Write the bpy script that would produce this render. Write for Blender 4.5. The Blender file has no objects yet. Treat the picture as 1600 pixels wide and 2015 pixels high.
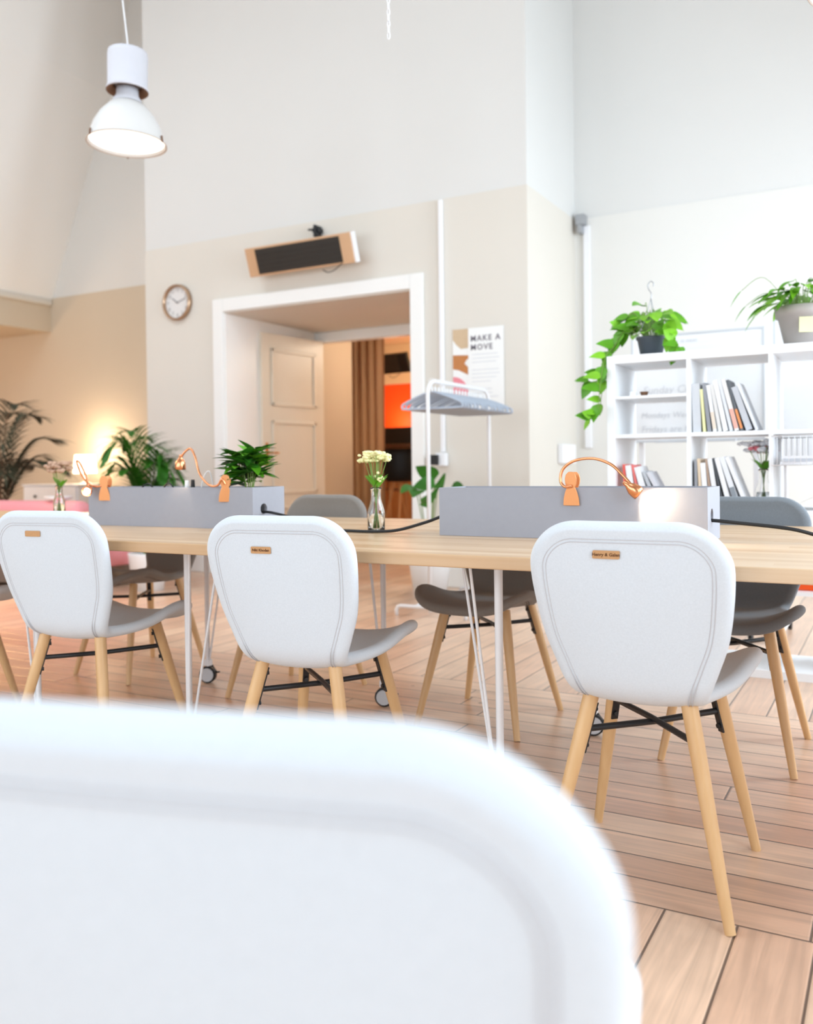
import bpy, bmesh, math, random
from math import sin, cos, pi, radians, tan, sqrt
from mathutils import Vector, Matrix, Euler
random.seed(7)
SC = bpy.context.scene
COL = SC.collection

# ------------------------------------------------------------------ camera
yaw, pitch, roll = radians(29), radians(.8), .0118
fwd = Vector((-sin(yaw)*cos(pitch), cos(yaw)*cos(pitch), -sin(pitch)))
rgt = Vector((cos(yaw), sin(yaw), 0))
upv = rgt.cross(fwd)
camR = rgt*cos(roll) - upv*sin(roll)
camU = upv*cos(roll) + rgt*sin(roll)
cd = bpy.data.cameras.new('camera')
cam = bpy.data.objects.new('camera', cd); COL.objects.link(cam)
m = Matrix((camR, camU, -fwd)).transposed().to_4x4()
m.translation = Vector((0, 0, .95))
cam.matrix_world = m
cd.sensor_fit = 'VERTICAL'; cd.sensor_height = 24; cd.sensor_width = 24*1600/2015
cd.lens = 24*1750/2015
cd.shift_y = -62.5/2015
cd.clip_start = .02
cd.dof.use_dof = True; cd.dof.focus_distance = 2.25; cd.dof.aperture_fstop = 1.9
SC.camera = cam

# ------------------------------------------------------------------ light and exposure
SC.view_settings.view_transform = 'Standard'
SC.view_settings.look = 'None'
SC.view_settings.exposure = 0.13
SC.view_settings.gamma = 1
SC.view_settings.use_curve_mapping = False
W = bpy.data.worlds.new('sky'); SC.world = W; W.use_nodes = True
W.node_tree.nodes['Background'].inputs[0].default_value = (.86, .93, 1, 1)
W.node_tree.nodes['Background'].inputs[1].default_value = 1.5

def area(name, loc, target, sx, sy, power, col=(1, 1, 1), spread=170):
    l = bpy.data.lights.new(name, 'AREA'); l.shape = 'RECTANGLE'; l.size = sx; l.size_y = sy
    l.energy = power; l.color = col; l.spread = radians(spread)
    o = bpy.data.objects.new(name, l); COL.objects.link(o); o.location = loc
    d = Vector(target)-Vector(loc)
    o.rotation_euler = d.to_track_quat('-Z', 'Y').to_euler()
    return o
def point(name, loc, power, col, r=.03):
    l = bpy.data.lights.new(name, 'POINT'); l.energy = power; l.color = col; l.shadow_soft_size = r
    o = bpy.data.objects.new(name, l); COL.objects.link(o); o.location = loc
    return o
DAY = (.75, .885, 1)
# daylight entering by the tall windows of the right wall and of the wall behind the camera
for y, p in ((.2, 50), (2.7, 85), (5.2, 155)):
    area('window_daylight', (2.36, y, 2.0), (0, y, 1.3), 1.6, 2.6, p, DAY, 165)
for i, x in enumerate((-8.2, -5.6, -3.0, -.4)):  # leftmost one added to brighten the attic slope
    area('window_daylight', (x, -3.36, 2.0), (x, 0, 1.9), 1.7, 2.6, 44, DAY)
# unseen fill added under the closed ceiling, the left one for the slope
area('overhead_fill', (-1.5, 1.0, 6.4), (-1.5, 1.0, 0), 3.0, 2.4, 58, DAY)
area('overhead_fill', (-5.6, 1.6, 6.4), (-5.6, 1.6, 0), 3.0, 2.4, 115, DAY)

# ------------------------------------------------------------------ materials
def srgb(r, g, b):
    f = lambda c: (c/255/12.92) if c/255 <= .04045 else ((c/255+.055)/1.055)**2.4
    return (f(r), f(g), f(b), 1)
class N:
    """tiny node helper"""
    def __init__(s, name):
        s.m = bpy.data.materials.new(name); s.m.use_nodes = True
        s.t = s.m.node_tree; s.b = s.t.nodes['Principled BSDF']
    def n(s, typ, **kw):
        x = s.t.nodes.new(typ)
        for k, v in kw.items():
            if k.startswith('i_'):
                key = k[2:]; key = int(key) if key.isdigit() else key
                s.set(x.inputs[key], v)
            else: setattr(x, k, v)
        return x
    def set(s, inp, v):
        if isinstance(v, bpy.types.NodeSocket): s.t.links.new(v, inp)
        else: inp.default_value = v
    def math(s, op, a, b=0., c=None):
        x = s.t.nodes.new('ShaderNodeMath'); x.operation = op
        s.set(x.inputs[0], a); s.set(x.inputs[1], b)
        if c is not None: s.set(x.inputs[2], c)
        return x.outputs[0]
    def mix(s, f, a, b, mode='MIX'):
        x = s.t.nodes.new('ShaderNodeMix'); x.data_type = 'RGBA'; x.blend_type = mode
        s.set(x.inputs[0], f); s.set(x.inputs[6], a); s.set(x.inputs[7], b)
        return x.outputs[2]
    def comb(s, x, y, z):
        q = s.t.nodes.new('ShaderNodeCombineXYZ')
        for i, v in enumerate((x, y, z)): s.set(q.inputs[i], v)
        return q.outputs[0]
def mat(name, col, rough=.5, metal=0, noise=0, nscale=20, bump=0, bscale=200, emit=0, emcol=None, trans=0, ior=1.45, sheen=0, sub=0):
    M = N(name); b = M.b
    b.inputs['Roughness'].default_value = rough; b.inputs['Metallic'].default_value = metal
    b.inputs['IOR'].default_value = ior
    if noise:
        tc = M.n('ShaderNodeTexCoord'); nz = M.n('ShaderNodeTexNoise'); nz.inputs['Scale'].default_value = nscale
        nz.inputs['Detail'].default_value = 4
        M.t.links.new(tc.outputs['Object'], nz.inputs['Vector'])
        lo = tuple(c*(1-noise) for c in col[:3])+(1,); hi = tuple(min(1, c*(1+noise)) for c in col[:3])+(1,)
        M.set(b.inputs['Base Color'], M.mix(nz.outputs[0], lo, hi))
    else: b.inputs['Base Color'].default_value = col
    if bump:
        tc = M.n('ShaderNodeTexCoord'); nz = M.n('ShaderNodeTexNoise'); nz.inputs['Scale'].default_value = bscale
        M.t.links.new(tc.outputs['Object'], nz.inputs['Vector'])
        bp = M.n('ShaderNodeBump'); bp.inputs['Strength'].default_value = bump; bp.inputs['Distance'].default_value = .002
        M.t.links.new(nz.outputs[0], bp.inputs['Height']); M.t.links.new(bp.outputs[0], b.inputs['Normal'])
    if emit:
        b.inputs['Emission Color'].default_value = emcol or col; b.inputs['Emission Strength'].default_value = emit
    if trans: b.inputs['Transmission Weight'].default_value = trans
    if sheen: b.inputs['Sheen Weight'].default_value = sheen
    return M.m

def weave(name, col, rough=.9, amp=.06):
    M = N(name); b = M.b; b.inputs['Roughness'].default_value = rough; b.inputs['Sheen Weight'].default_value = .15
    tc = M.n('ShaderNodeTexCoord')
    outs = []
    for sc in ((220, 700, 220), (700, 220, 700)):
        mp = M.n('ShaderNodeMapping'); mp.inputs['Scale'].default_value = sc
        M.t.links.new(tc.outputs['Object'], mp.inputs[0])
        nz = M.n('ShaderNodeTexNoise'); nz.inputs['Scale'].default_value = 1; nz.inputs['Detail'].default_value = 2
        M.t.links.new(mp.outputs[0], nz.inputs['Vector']); outs.append(nz.outputs[0])
    h = M.math('ADD', outs[0], outs[1]); h = M.math('MULTIPLY', h, .5)
    lo = tuple(c*(1-amp*2) for c in col[:3])+(1,); hi = tuple(min(1, c*(1+amp*2)) for c in col[:3])+(1,)
    M.set(b.inputs['Base Color'], M.mix(h, lo, hi))
    bp = M.n('ShaderNodeBump'); bp.inputs['Strength'].default_value = .25; bp.inputs['Distance'].default_value = .001
    M.t.links.new(h, bp.inputs['Height']); M.t.links.new(bp.outputs[0], b.inputs['Normal'])
    return M.m

def wood(name, c1, c2, rough=.45, scale=(1, 1, 1), axis='Z', grain=40):
    """long-grained wood along the given object axis"""
    M = N(name); b = M.b; b.inputs['Roughness'].default_value = rough
    tc = M.n('ShaderNodeTexCoord'); mp = M.n('ShaderNodeMapping')
    s = {'X': (1.2, grain, grain), 'Y': (grain, 1.2, grain), 'Z': (grain, grain, 1.2)}[axis]
    mp.inputs['Scale'].default_value = s
    M.t.links.new(tc.outputs['Object'], mp.inputs[0])
    nz = M.n('ShaderNodeTexNoise'); nz.inputs['Scale'].default_value = 1; nz.inputs['Detail'].default_value = 5
    M.t.links.new(mp.outputs[0], nz.inputs['Vector'])
    M.set(b.inputs['Base Color'], M.mix(nz.outputs[0], c1, c2))
    return M.m

def planks_nodes(M, along, across, length, width, seed=0.):
    """returns (random per plank, gap mask) for planks running along one coordinate"""
    row = M.math('FLOOR', M.math('DIVIDE', across, width))
    wn = M.n('ShaderNodeTexWhiteNoise', noise_dimensions='1D'); M.set(wn.inputs['W'], M.math('ADD', row, seed))
    sh = M.math('ADD', M.math('DIVIDE', along, length), M.math('MULTIPLY', wn.outputs[0], 7.3))
    colid = M.math('FLOOR', sh)
    wn2 = M.n('ShaderNodeTexWhiteNoise', noise_dimensions='2D')
    M.set(wn2.inputs['Vector'], M.comb(M.math('ADD', row, seed+3.1), colid, 0.))
    fr = M.math('FRACT', M.math('DIVIDE', across, width))
    e1 = M.math('MULTIPLY', M.math('MINIMUM', fr, M.math('SUBTRACT', 1., fr)), width)
    fl = M.math('FRACT', sh)
    e2 = M.math('MULTIPLY', M.math('MINIMUM', fl, M.math('SUBTRACT', 1., fl)), length)
    e = M.math('MINIMUM', e1, e2)
    return wn2.outputs[0], e, row

def floor_material():
    M = N('old_plank_floor'); b = M.b
    tc = M.n('ShaderNodeTexCoord'); sp = M.n('ShaderNodeSeparateXYZ'); M.t.links.new(tc.outputs['Object'], sp.inputs[0])
    x, y = sp.outputs[0], sp.outputs[1]
    # a band of boards along X between y=1.92 and y=3.56 ; elsewhere boards along Y
    y1 = M.math('SUBTRACT', y, 1.915)
    rA, eA, rowA = planks_nodes(M, x, y1, 1.9, .1175, 1.)
    x1 = M.math('SUBTRACT', x, .0)
    rB, eB, rowB = planks_nodes(M, y1, x1, 60., .147, 5.)
    inband = M.math('MULTIPLY', M.math('GREATER_THAN', y, 1.915), M.math('LESS_THAN', y, 3.56))
    eb = M.math('MINIMUM', M.math('ABSOLUTE', y1), M.math('ABSOLUTE', M.math('SUBTRACT', y, 3.56)))
    def sel(a, c): 
        q = M.n('ShaderNodeMix'); q.data_type = 'FLOAT'; M.set(q.inputs[0], inband); M.set(q.inputs[2], c); M.set(q.inputs[3], a); return q.outputs[0]
    rnd = sel(rA, rB); e = M.math('MINIMUM', sel(eA, eB), eb)
    # grain follows each board
    gA = M.comb(M.math('MULTIPLY', x, 2.2), M.math('MULTIPLY', y, 38.), M.math('MULTIPLY', rA, 50.))
    gB = M.comb(M.math('MULTIPLY', y, 2.2), M.math('MULTIPLY', x, 38.), M.math('MULTIPLY', rB, 50.))
    q = M.n('ShaderNodeMix'); q.data_type = 'VECTOR'; M.set(q.inputs[0], inband); M.set(q.inputs[4], gB); M.set(q.inputs[5], gA)
    nz = M.n('ShaderNodeTexNoise'); nz.inputs['Scale'].default_value = 1; nz.inputs['Detail'].default_value = 6; nz.inputs['Distortion'].default_value = 1.2
    M.t.links.new(q.outputs[1], nz.inputs['Vector'])
    blotch = M.n('ShaderNodeTexNoise'); blotch.inputs['Scale'].default_value = 3.5; blotch.inputs['Detail'].default_value = 4
    M.t.links.new(tc.outputs['Object'], blotch.inputs['Vector'])
    c = M.mix(rnd, FLOOR_A, FLOOR_B)
    gr = M.n('ShaderNodeMapRange'); M.set(gr.inputs[0], nz.outputs[0]); gr.inputs[1].default_value = .35; gr.inputs[2].default_value = .68
    gr.inputs[3].default_value = .86; gr.inputs[4].default_value = 1.12
    c = M.mix(1., c, M.comb(gr.outputs[0], gr.outputs[0], gr.outputs[0]), 'MULTIPLY')
    bl = M.n('ShaderNodeMapRange'); M.set(bl.inputs[0], blotch.outputs[0]); bl.inputs[1].default_value = .35; bl.inputs[2].default_value = .7
    bl.inputs[3].default_value = .9; bl.inputs[4].default_value = 1.08
    c = M.mix(1., c, M.comb(bl.outputs[0], bl.outputs[0], bl.outputs[0]), 'MULTIPLY')
    # knots
    vor = M.n('ShaderNodeTexVoronoi'); vor.inputs['Scale'].default_value = 2.3
    M.t.links.new(tc.outputs['Object'], vor.inputs['Vector'])
    kn = M.math('LESS_THAN', vor.outputs['Distance'], .028)
    c = M.mix(M.math('MULTIPLY', kn, .55), c, srgb(90, 55, 40))
    gap = M.math('LESS_THAN', e, .0026)
    c = M.mix(M.math('MULTIPLY', gap, .85), c, srgb(58, 38, 30))
    M.set(b.inputs['Base Color'], c)
    b.inputs['Coat Weight'].default_value = .55; b.inputs['Coat Roughness'].default_value = .28
    M.set(b.inputs['Roughness'], M.math('ADD', .30, M.math('MULTIPLY', nz.outputs[0], .22)))
    ht = M.math('MULTIPLY', M.math('MINIMUM', e, .006), 1.)
    bp = M.n('ShaderNodeBump'); bp.inputs['Strength'].default_value = .7; bp.inputs['Distance'].default_value = 1.
    M.set(bp.inputs['Height'], M.math('ADD', M.math('MULTIPLY', ht, .5), M.math('MULTIPLY', nz.outputs[0], .0005)))
    M.t.links.new(bp.outputs[0], b.inputs['Normal'])
    return M.m
FLOOR_A, FLOOR_B = srgb(218, 176, 148), srgb(234, 200, 172)

def tabletop_material():
    M = N('oak_butcher_block'); b = M.b
    tc = M.n('ShaderNodeTexCoord'); sp = M.n('ShaderNodeSeparateXYZ'); M.t.links.new(tc.outputs['Object'], sp.inputs[0])
    x, y, z = sp.outputs
    r, e, row = planks_nodes(M, x, M.math('ADD', y, 3.), .75, .043, 2.)
    g = M.comb(M.math('MULTIPLY', x, 3.), M.math('MULTIPLY', y, 90.), M.math('ADD', M.math('MULTIPLY', z, 90.), M.math('MULTIPLY', r, 40.)))
    nz = M.n('ShaderNodeTexNoise'); nz.inputs['Scale'].default_value = 1; nz.inputs['Detail'].default_value = 5
    M.t.links.new(g, nz.inputs['Vector'])
    c = M.mix(r, srgb(206, 172, 134), srgb(232, 208, 178))
    c = M.mix(M.math('MULTIPLY', nz.outputs[0], .6), c, srgb(190, 146, 100))
    M.set(b.inputs['Base Color'], c); b.inputs['Roughness'].default_value = .33
    return M.m

MT = {}
MT['floor'] = floor_material()
MT['table'] = tabletop_material()
MT['wall_white'] = mat('white_paint', srgb(220, 219, 216), .75, noise=.02, nscale=1.2)
MT['slope'] = mat('brightened_slope_paint', srgb(246, 244, 240), .75, noise=.01, nscale=1.2)  # white made lighter to stand in for light missing on the slope
MT['wall_cream'] = mat('cream_paint', srgb(220, 214, 204), .75, noise=.025, nscale=1.5)
MT['wall_pale'] = mat('light_washed_cream', srgb(226, 224, 219), .75, noise=.02, nscale=1.5)  # cream lightened in place of light, on back wall and left upper corner
MT['wall_tan'] = mat('tan_paint', srgb(210, 194, 172), .8, noise=.03, nscale=1.5)
MT['trim'] = mat('gloss_white_paint', srgb(240, 239, 236), .4, noise=.01, nscale=3)
MT['door'] = mat('old_cream_gloss', srgb(232, 222, 205), .4, noise=.04, nscale=4)
MT['fabric_white'] = weave('pale_grey_fabric', srgb(212, 219, 226))
MT['fabric_grey'] = weave('mid_grey_fabric', srgb(136, 130, 124), amp=.12)
MT['fabric_dark'] = weave('charcoal_fabric', srgb(116, 122, 128), amp=.12)
MT['thread'] = mat('grey_thread', srgb(196, 196, 200), .8)
MT['thread_dark'] = mat('dark_thread', srgb(78, 78, 80), .8)
MT['leather'] = mat('tan_leather', srgb(196, 150, 104), .6, noise=.12, nscale=300)
MT['ink'] = mat('brown_ink', srgb(90, 52, 22), .7)
MT['oak'] = wood('oak_leg', srgb(206, 160, 108), srgb(228, 190, 142), .42)
MT['black_metal'] = mat('black_metal', srgb(34, 35, 38), .35, noise=.1)
MT['white_metal'] = mat('white_powder_coat', srgb(238, 238, 240), .35, noise=.01)
MT['grey_metal'] = mat('grey_metal', srgb(170, 172, 176), .35, metal=.6, noise=.04)
MT['box'] = mat('lilac_grey_laminate', srgb(158, 159, 168), .5, noise=.03, nscale=60)
MT['copper'] = mat('copper', srgb(232, 160, 116), .24, metal=1, noise=.03)
MT['copper_flat'] = mat('copper_lacquer', srgb(228, 158, 104), .38, metal=.45, noise=.03)
MT['black_rubber'] = mat('black_rubber', srgb(28, 28, 30), .5, noise=.1)
MT['glass'] = mat('clear_glass', (1, 1, 1, 1), .02, trans=1, ior=1.45)
MT['water'] = mat('water', (.96, .98, .98, 1), .0, trans=1, ior=1.33)
MT['leaf'] = mat('fresh_leaf', srgb(92, 158, 32), .45, noise=.35, nscale=14)
MT['leaf_deep'] = mat('deep_leaf', srgb(50, 112, 26), .45, noise=.35, nscale=14)
MT['leaf_lime'] = mat('lime_leaf', srgb(128, 192, 44), .45, noise=.3, nscale=14)
MT['leaf_dark'] = mat('dull_dark_leaf', srgb(64, 66, 48), .6, noise=.25, nscale=10)
MT['stem'] = mat('green_stem', srgb(120, 150, 70), .5, noise=.15)
MT['stem_brown'] = mat('brown_stem', srgb(120, 90, 66), .6, noise=.15)
MT['soil'] = mat('soil', srgb(60, 44, 34), .95, noise=.3, bump=.6, bscale=80)
MT['yellow'] = mat('pale_yellow_petal', srgb(240, 236, 178), .7, noise=.06, nscale=60)
MT['dried'] = mat('dried_petal', srgb(196, 160, 136), .8, noise=.12, nscale=60)
MT['white_petal'] = mat('white_petal', srgb(240, 238, 240), .7, noise=.04, nscale=60)
MT['pink_petal'] = mat('pink_petal', srgb(236, 130, 140), .7, noise=.08, nscale=60)
MT['shelf'] = mat('white_laminate', srgb(243, 244, 246), .4, noise=.008)
MT['pot_grey'] = mat('dark_plastic_pot', srgb(78, 84, 94), .45, noise=.08)
MT['pot_taupe'] = mat('taupe_clay_pot', srgb(176, 166, 162), .75, noise=.08, nscale=12)
MT['pot_white'] = mat('white_glazed_pot', srgb(240, 240, 240), .35, noise=.01)
MT['paper'] = mat('paper', srgb(240, 240, 238), .8, noise=.01)
MT['note'] = mat('yellow_note', srgb(244, 240, 190), .8, noise=.02)
MT['pot_brown'] = mat('taupe_panel', srgb(122, 104, 92), .7, noise=.06)
MT['pink'] = mat('pink_upholstery', srgb(244, 160, 166), .85, noise=.04, nscale=30, bump=.2)
MT['orange'] = mat('orange_paint', srgb(236, 82, 14), .6, noise=.06, nscale=2)
MT['curtain'] = weave('brown_curtain', srgb(186, 152, 120), amp=.08)
MT['black'] = mat('black_plastic', srgb(24, 22, 22), .5, noise=.1)
MT['heater_grill'] = mat('heater_grill', srgb(44, 40, 36), .5, noise=.15, nscale=60)
MT['heater_body'] = mat('brushed_bronze', srgb(214, 176, 140), .4, metal=.35, noise=.05)
MT['enamel'] = mat('white_enamel', srgb(214, 212, 210), .4, noise=.03, nscale=8)
MT['enamel_in'] = mat('white_reflector', srgb(245, 245, 242), .4, noise=.01)
MT['cast'] = mat('cast_grey', srgb(205, 205, 212), .55, noise=.05, nscale=10)
MT['rim'] = mat('worn_rim', srgb(196, 178, 164), .5, noise=.2, nscale=30)
MT['rust'] = mat('rusty_brown', srgb(120, 84, 60), .7, noise=.2)
MT['bulb'] = mat('lit_bulb', srgb(255, 244, 225), .5, emit=14, emcol=(1, .9, .75, 1))
MT['shade'] = mat('lit_lampshade', srgb(255, 240, 214), .6, emit=5, emcol=(1, .8, .55, 1))
MT['brass'] = mat('old_brass', srgb(190, 132, 70), .35, metal=.7, noise=.1)
MT['clock_rim'] = mat('warm_steel', srgb(180, 150, 124), .3, metal=.8, noise=.05)
MT['clock_face'] = mat('clock_face', srgb(226, 224, 222), .6, noise=.01)
MT['clock_ink'] = mat('clock_ink', srgb(150, 146, 146), .6, noise=.05)
MT['text_dark'] = mat('poster_ink', srgb(112, 104, 116), .7, noise=.05)
MT['text_grey'] = mat('faint_marker', srgb(216, 217, 221), .7, noise=.02)
MT['art_tan'] = mat('tan_print', srgb(206, 180, 148), .7, noise=.08, nscale=30)
MT['art_brown'] = mat('brown_print', srgb(190, 124, 72), .7, noise=.12, nscale=30)
MT['art_pink'] = mat('pink_print', srgb(232, 140, 150), .7, noise=.05, nscale=30)
MT['hanger'] = mat('pale_blue_grey_plastic', srgb(176, 186, 200), .35, noise=.04)
MT['castor_disc'] = mat('castor_disc', srgb(205, 208, 212), .35, noise=.03)
MT['whiteboard'] = mat('whiteboard', srgb(240, 241, 243), .25, noise=.005)
MT['stool_wood'] = wood('stool_wood', srgb(176, 120, 70), srgb(206, 150, 96), .5)

# ------------------------------------------------------------------ object helpers
def obj(name, bm, material, parent=None, smooth=True, sub=0, bevel=0, kind=None, label=None, auto=None):
    me = bpy.data.meshes.new(name)
    bmesh.ops.recalc_face_normals(bm, faces=bm.faces[:])
    bm.to_mesh(me); bm.free()
    for mm in (material if isinstance(material, (list, tuple)) else [material]): me.materials.append(mm)
    if smooth:
        me.polygons.foreach_set('use_smooth', [True]*len(me.polygons))
        if auto is not None:
            me.set_sharp_from_angle(angle=radians(auto))
    o = bpy.data.objects.new(name, me); COL.objects.link(o)
    if parent: o.parent = parent
    if bevel:
        b = o.modifiers.new('bevel', 'BEVEL'); b.width = bevel; b.segments = 2; b.limit_method = 'ANGLE'; b.angle_limit = radians(35)
    if sub:
        s = o.modifiers.new('sub', 'SUBSURF'); s.levels = sub; s.render_levels = sub
    if kind: o['kind'] = kind
    if label: o['label'] = label
    return o
def tag(o, label, cat, group=None):
    o['label'] = label; o['category'] = cat
    if group: o['group'] = group
    return o
def thing(name, label, cat, loc=(0, 0, 0), rz=0, group=None):
    o = bpy.data.objects.new(name, None); COL.objects.link(o)
    o.empty_display_size = .05
    o.location = loc; o.rotation_euler = (0, 0, rz)
    return tag(o, label, cat, group)
def struct(name, bm, material, parent=None, bevel=0):
    o = obj(name, bm, material, parent, smooth=False, bevel=bevel)
    if parent is None: o['kind'] = 'structure'
    return o
def dup(root, loc, rz=0, label=None, group=None, swap=None):
    r = root.copy(); COL.objects.link(r); r.location = loc; r.rotation_euler = (0, 0, rz)
    if label: r['label'] = label
    if group: r['group'] = group
    for ch in list(root.children):
        c = ch.copy(); COL.objects.link(c); c.parent = r
        for g in ch.children:
            d = g.copy(); COL.objects.link(d); d.parent = c
    return r

def B(): return bmesh.new()
def box(bm, x0, x1, y0, y1, z0, z1, M=None):
    r = bmesh.ops.create_cube(bm, size=1)
    mm = Matrix.Translation(((x0+x1)/2, (y0+y1)/2, (z0+z1)/2)) @ Matrix.Diagonal((x1-x0, y1-y0, z1-z0, 1))
    if M is not None: mm = M @ mm
    bmesh.ops.transform(bm, matrix=mm, verts=r['verts'])
    return bm
def frame_of(d):
    d = d.normalized()
    a = Vector((0, 0, 1)) if abs(d.z) < .9 else Vector((1, 0, 0))
    u = d.cross(a).normalized(); v = d.cross(u).normalized()
    return u, v
def tube(bm, pts, r, seg=10, cap=True, closed=False):
    """round bar along points; r a number or list"""
    pts = [Vector(p) for p in pts]; n = len(pts)
    rr = r if isinstance(r, (list, tuple)) else [r]*n
    rings = []; u = None
    for i, p in enumerate(pts):
        if closed: d = pts[(i+1) % n]-pts[i-1]
        else: d = pts[min(i+1, n-1)]-pts[max(i-1, 0)]
        if d.length < 1e-9: d = Vector((0, 0, 1))
        d.normalize()
        if u is None: u, v = frame_of(d)
        else:
            u = (u - d*u.dot(d))
            if u.length < 1e-6: u, v = frame_of(d)
            u.normalize()
        v = d.cross(u)
        rings.append([bm.verts.new(p+(u*cos(2*pi*k/seg)+v*sin(2*pi*k/seg))*rr[i]) for k in range(seg)])
    for i in range(n if closed else n-1):
        a, b = rings[i], rings[(i+1) % n]
        for k in range(seg): bm.faces.new((a[k], a[(k+1) % seg], b[(k+1) % seg], b[k]))
    if cap and not closed:
        bm.faces.new(rings[0][::-1]); bm.faces.new(rings[-1])
    return bm
def spline(pts, n=8, closed=False):
    P = [Vector(p) for p in pts]; out = []
    N_ = len(P); rng = N_ if closed else N_-1
    for i in range(rng):
        if closed: p0, p1, p2, p3 = P[i-1], P[i], P[(i+1) % N_], P[(i+2) % N_]
        else: p0, p1, p2, p3 = P[max(i-1, 0)], P[i], P[i+1], P[min(i+2, N_-1)]
        for k in range(n):
            t = k/n
            out.append(.5*((2*p1)+(p2-p0)*t+(2*p0-5*p1+4*p2-p3)*t*t+(3*p1-p0-3*p2+p3)*t**3))
    if not closed: out.append(P[-1])
    return out
def lathe(bm, prof, seg=32, M=None, closed=False):
    """profile [(r,z)...] turned about Z; r=0 ends are welded"""
    rings = []
    for r, z in prof:
        if r < 1e-6: rings.append([bm.verts.new((0, 0, z))])
        else: rings.append([bm.verts.new((r*cos(2*pi*k/seg), r*sin(2*pi*k/seg), z)) for k in range(seg)])
    pairs = list(zip(rings, rings[1:]))
    if closed: pairs.append((rings[-1], rings[0]))
    for a, b in pairs:
        for k in range(seg):
            k2 = (k+1) % seg
            if len(a) == 1 and len(b) == 1: continue
            if len(a) == 1: bm.faces.new((a[0], b[k2], b[k]))
            elif len(b) == 1: bm.faces.new((a[k], a[k2], b[0]))
            else: bm.faces.new((a[k], a[k2], b[k2], b[k]))
    if M is not None:
        vs = [v for r in rings for v in r]
        bmesh.ops.transform(bm, matrix=M, verts=vs)
    return bm
def prism(bm, outline, thick, M=None):
    """outline [(x,z)] in the XZ plane, thickness along Y from 0 to thick"""
    a = [bm.verts.new((x, 0, z)) for x, z in outline]; b = [bm.verts.new((x, thick, z)) for x, z in outline]
    n = len(a)
    bm.faces.new(a); bm.faces.new(b[::-1])
    for i in range(n): bm.faces.new((a[i], b[i], b[(i+1) % n], a[(i+1) % n]))
    if M is not None: bmesh.ops.transform(bm, matrix=M, verts=a+b)
    return bm
def rrect(w, h, r, seg=5, cx=0, cz=0):
    out = []
    for (sx, sz, a0) in ((1, 1, 0), (-1, 1, 90), (-1, -1, 180), (1, -1, 270)):
        for k in range(seg+1):
            a = radians(a0+90*k/seg)
            out.append((cx+sx*(w/2-r)+r*cos(a), cz+sz*(h/2-r)+r*sin(a)))
    return out
def leaf(bm, base, direction, length, width, droop=.3, fold=.15, seg=6, normal=None):
    """a folded, drooping leaf blade with a pointed tip, a little thickness"""
    base = Vector(base); d = Vector(direction).normalized()
    up = Vector(normal) if normal is not None else Vector((0, 0, 1))
    side = d.cross(up)
    if side.length < 1e-3: side = d.cross(Vector((1, 0, 0)))
    side.normalize(); nrm = side.cross(d).normalized()
    prev = None; p = base.copy(); dd = d.copy()
    rows = []
    for i in range(seg+1):
        t = i/seg
        w = width*.5*(sin(pi*min(1, t*.93+.07)**.75))**.9 if 0 < t < 1 else 0.0008
        n2 = side.cross(dd).normalized()
        c = bm.verts.new(p - n2*fold*w); l = bm.verts.new(p+side*w+n2*fold*w*.6); r = bm.verts.new(p-side*w+n2*fold*w*.6)
        rows.append((l, c, r))
        dd = (dd - Vector((0, 0, droop/seg))).normalized()
        p = p+dd*length/seg
    for a, b in zip(rows, rows[1:]):
        bm.faces.new((a[0], a[1], b[1], b[0])); bm.faces.new((a[1], a[2], b[2], b[1]))
    return p
def text_mesh(name, body, size, material, M, parent=None, ext=.0006, spacing=1., bold=0., align='CENTER', shear=0.):
    cu = bpy.data.curves.new(name, 'FONT'); cu.body = body; cu.size = size; cu.extrude = ext
    cu.align_x = align; cu.align_y = 'CENTER'; cu.space_character = spacing; cu.offset = bold; cu.shear = shear
    cu.resolution_u = 2
    o = bpy.data.objects.new(name, cu); COL.objects.link(o)
    dg = bpy.context.evaluated_depsgraph_get(); dg.update()
    me = bpy.data.meshes.new_from_object(o.evaluated_get(dg))
    bpy.data.objects.remove(o); bpy.data.curves.remove(cu)
    me.materials.clear(); me.materials.append(material)
    me.transform(M)
    q = bpy.data.objects.new(name, me); COL.objects.link(q)
    if parent: q.parent = parent
    return q
def cyl(bm, a, b, r, seg=16): return tube(bm, [a, b], r, seg)
def R3(ax, deg): return Matrix.Rotation(radians(deg), 4, ax)
def T(x, y, z): return Matrix.Translation((x, y, z))

# ================================================================== THE SETTING
DADO = 3.07; TOP = 6.5
FY, BY = 6.32, 7.45            # face of the projecting wall block, face of the back wall
BX0, BX1 = -6.36, -2.44        # block left and right sides
DX0, DX1, DH = -5.386, -3.44, 2.39
struct('floor', box(B(), -12, 2.6, -3.6, 12.2, -.08, 0), MT['floor'])
# projecting block: lower cream band and upper white part
bm = B()
box(bm, BX0, DX0, FY, 7.87, 0, DADO); box(bm, DX1, BX1, FY, 7.87, 0, DADO); box(bm, DX0, DX1, FY, 7.87, DH, DADO)
struct('wall_front', bm, MT['wall_cream'])
struct('wall_front_upper', box(B(), BX0+.006, BX1-.004, FY+.006, 7.87, DADO, TOP), MT['wall_white'])
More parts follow.
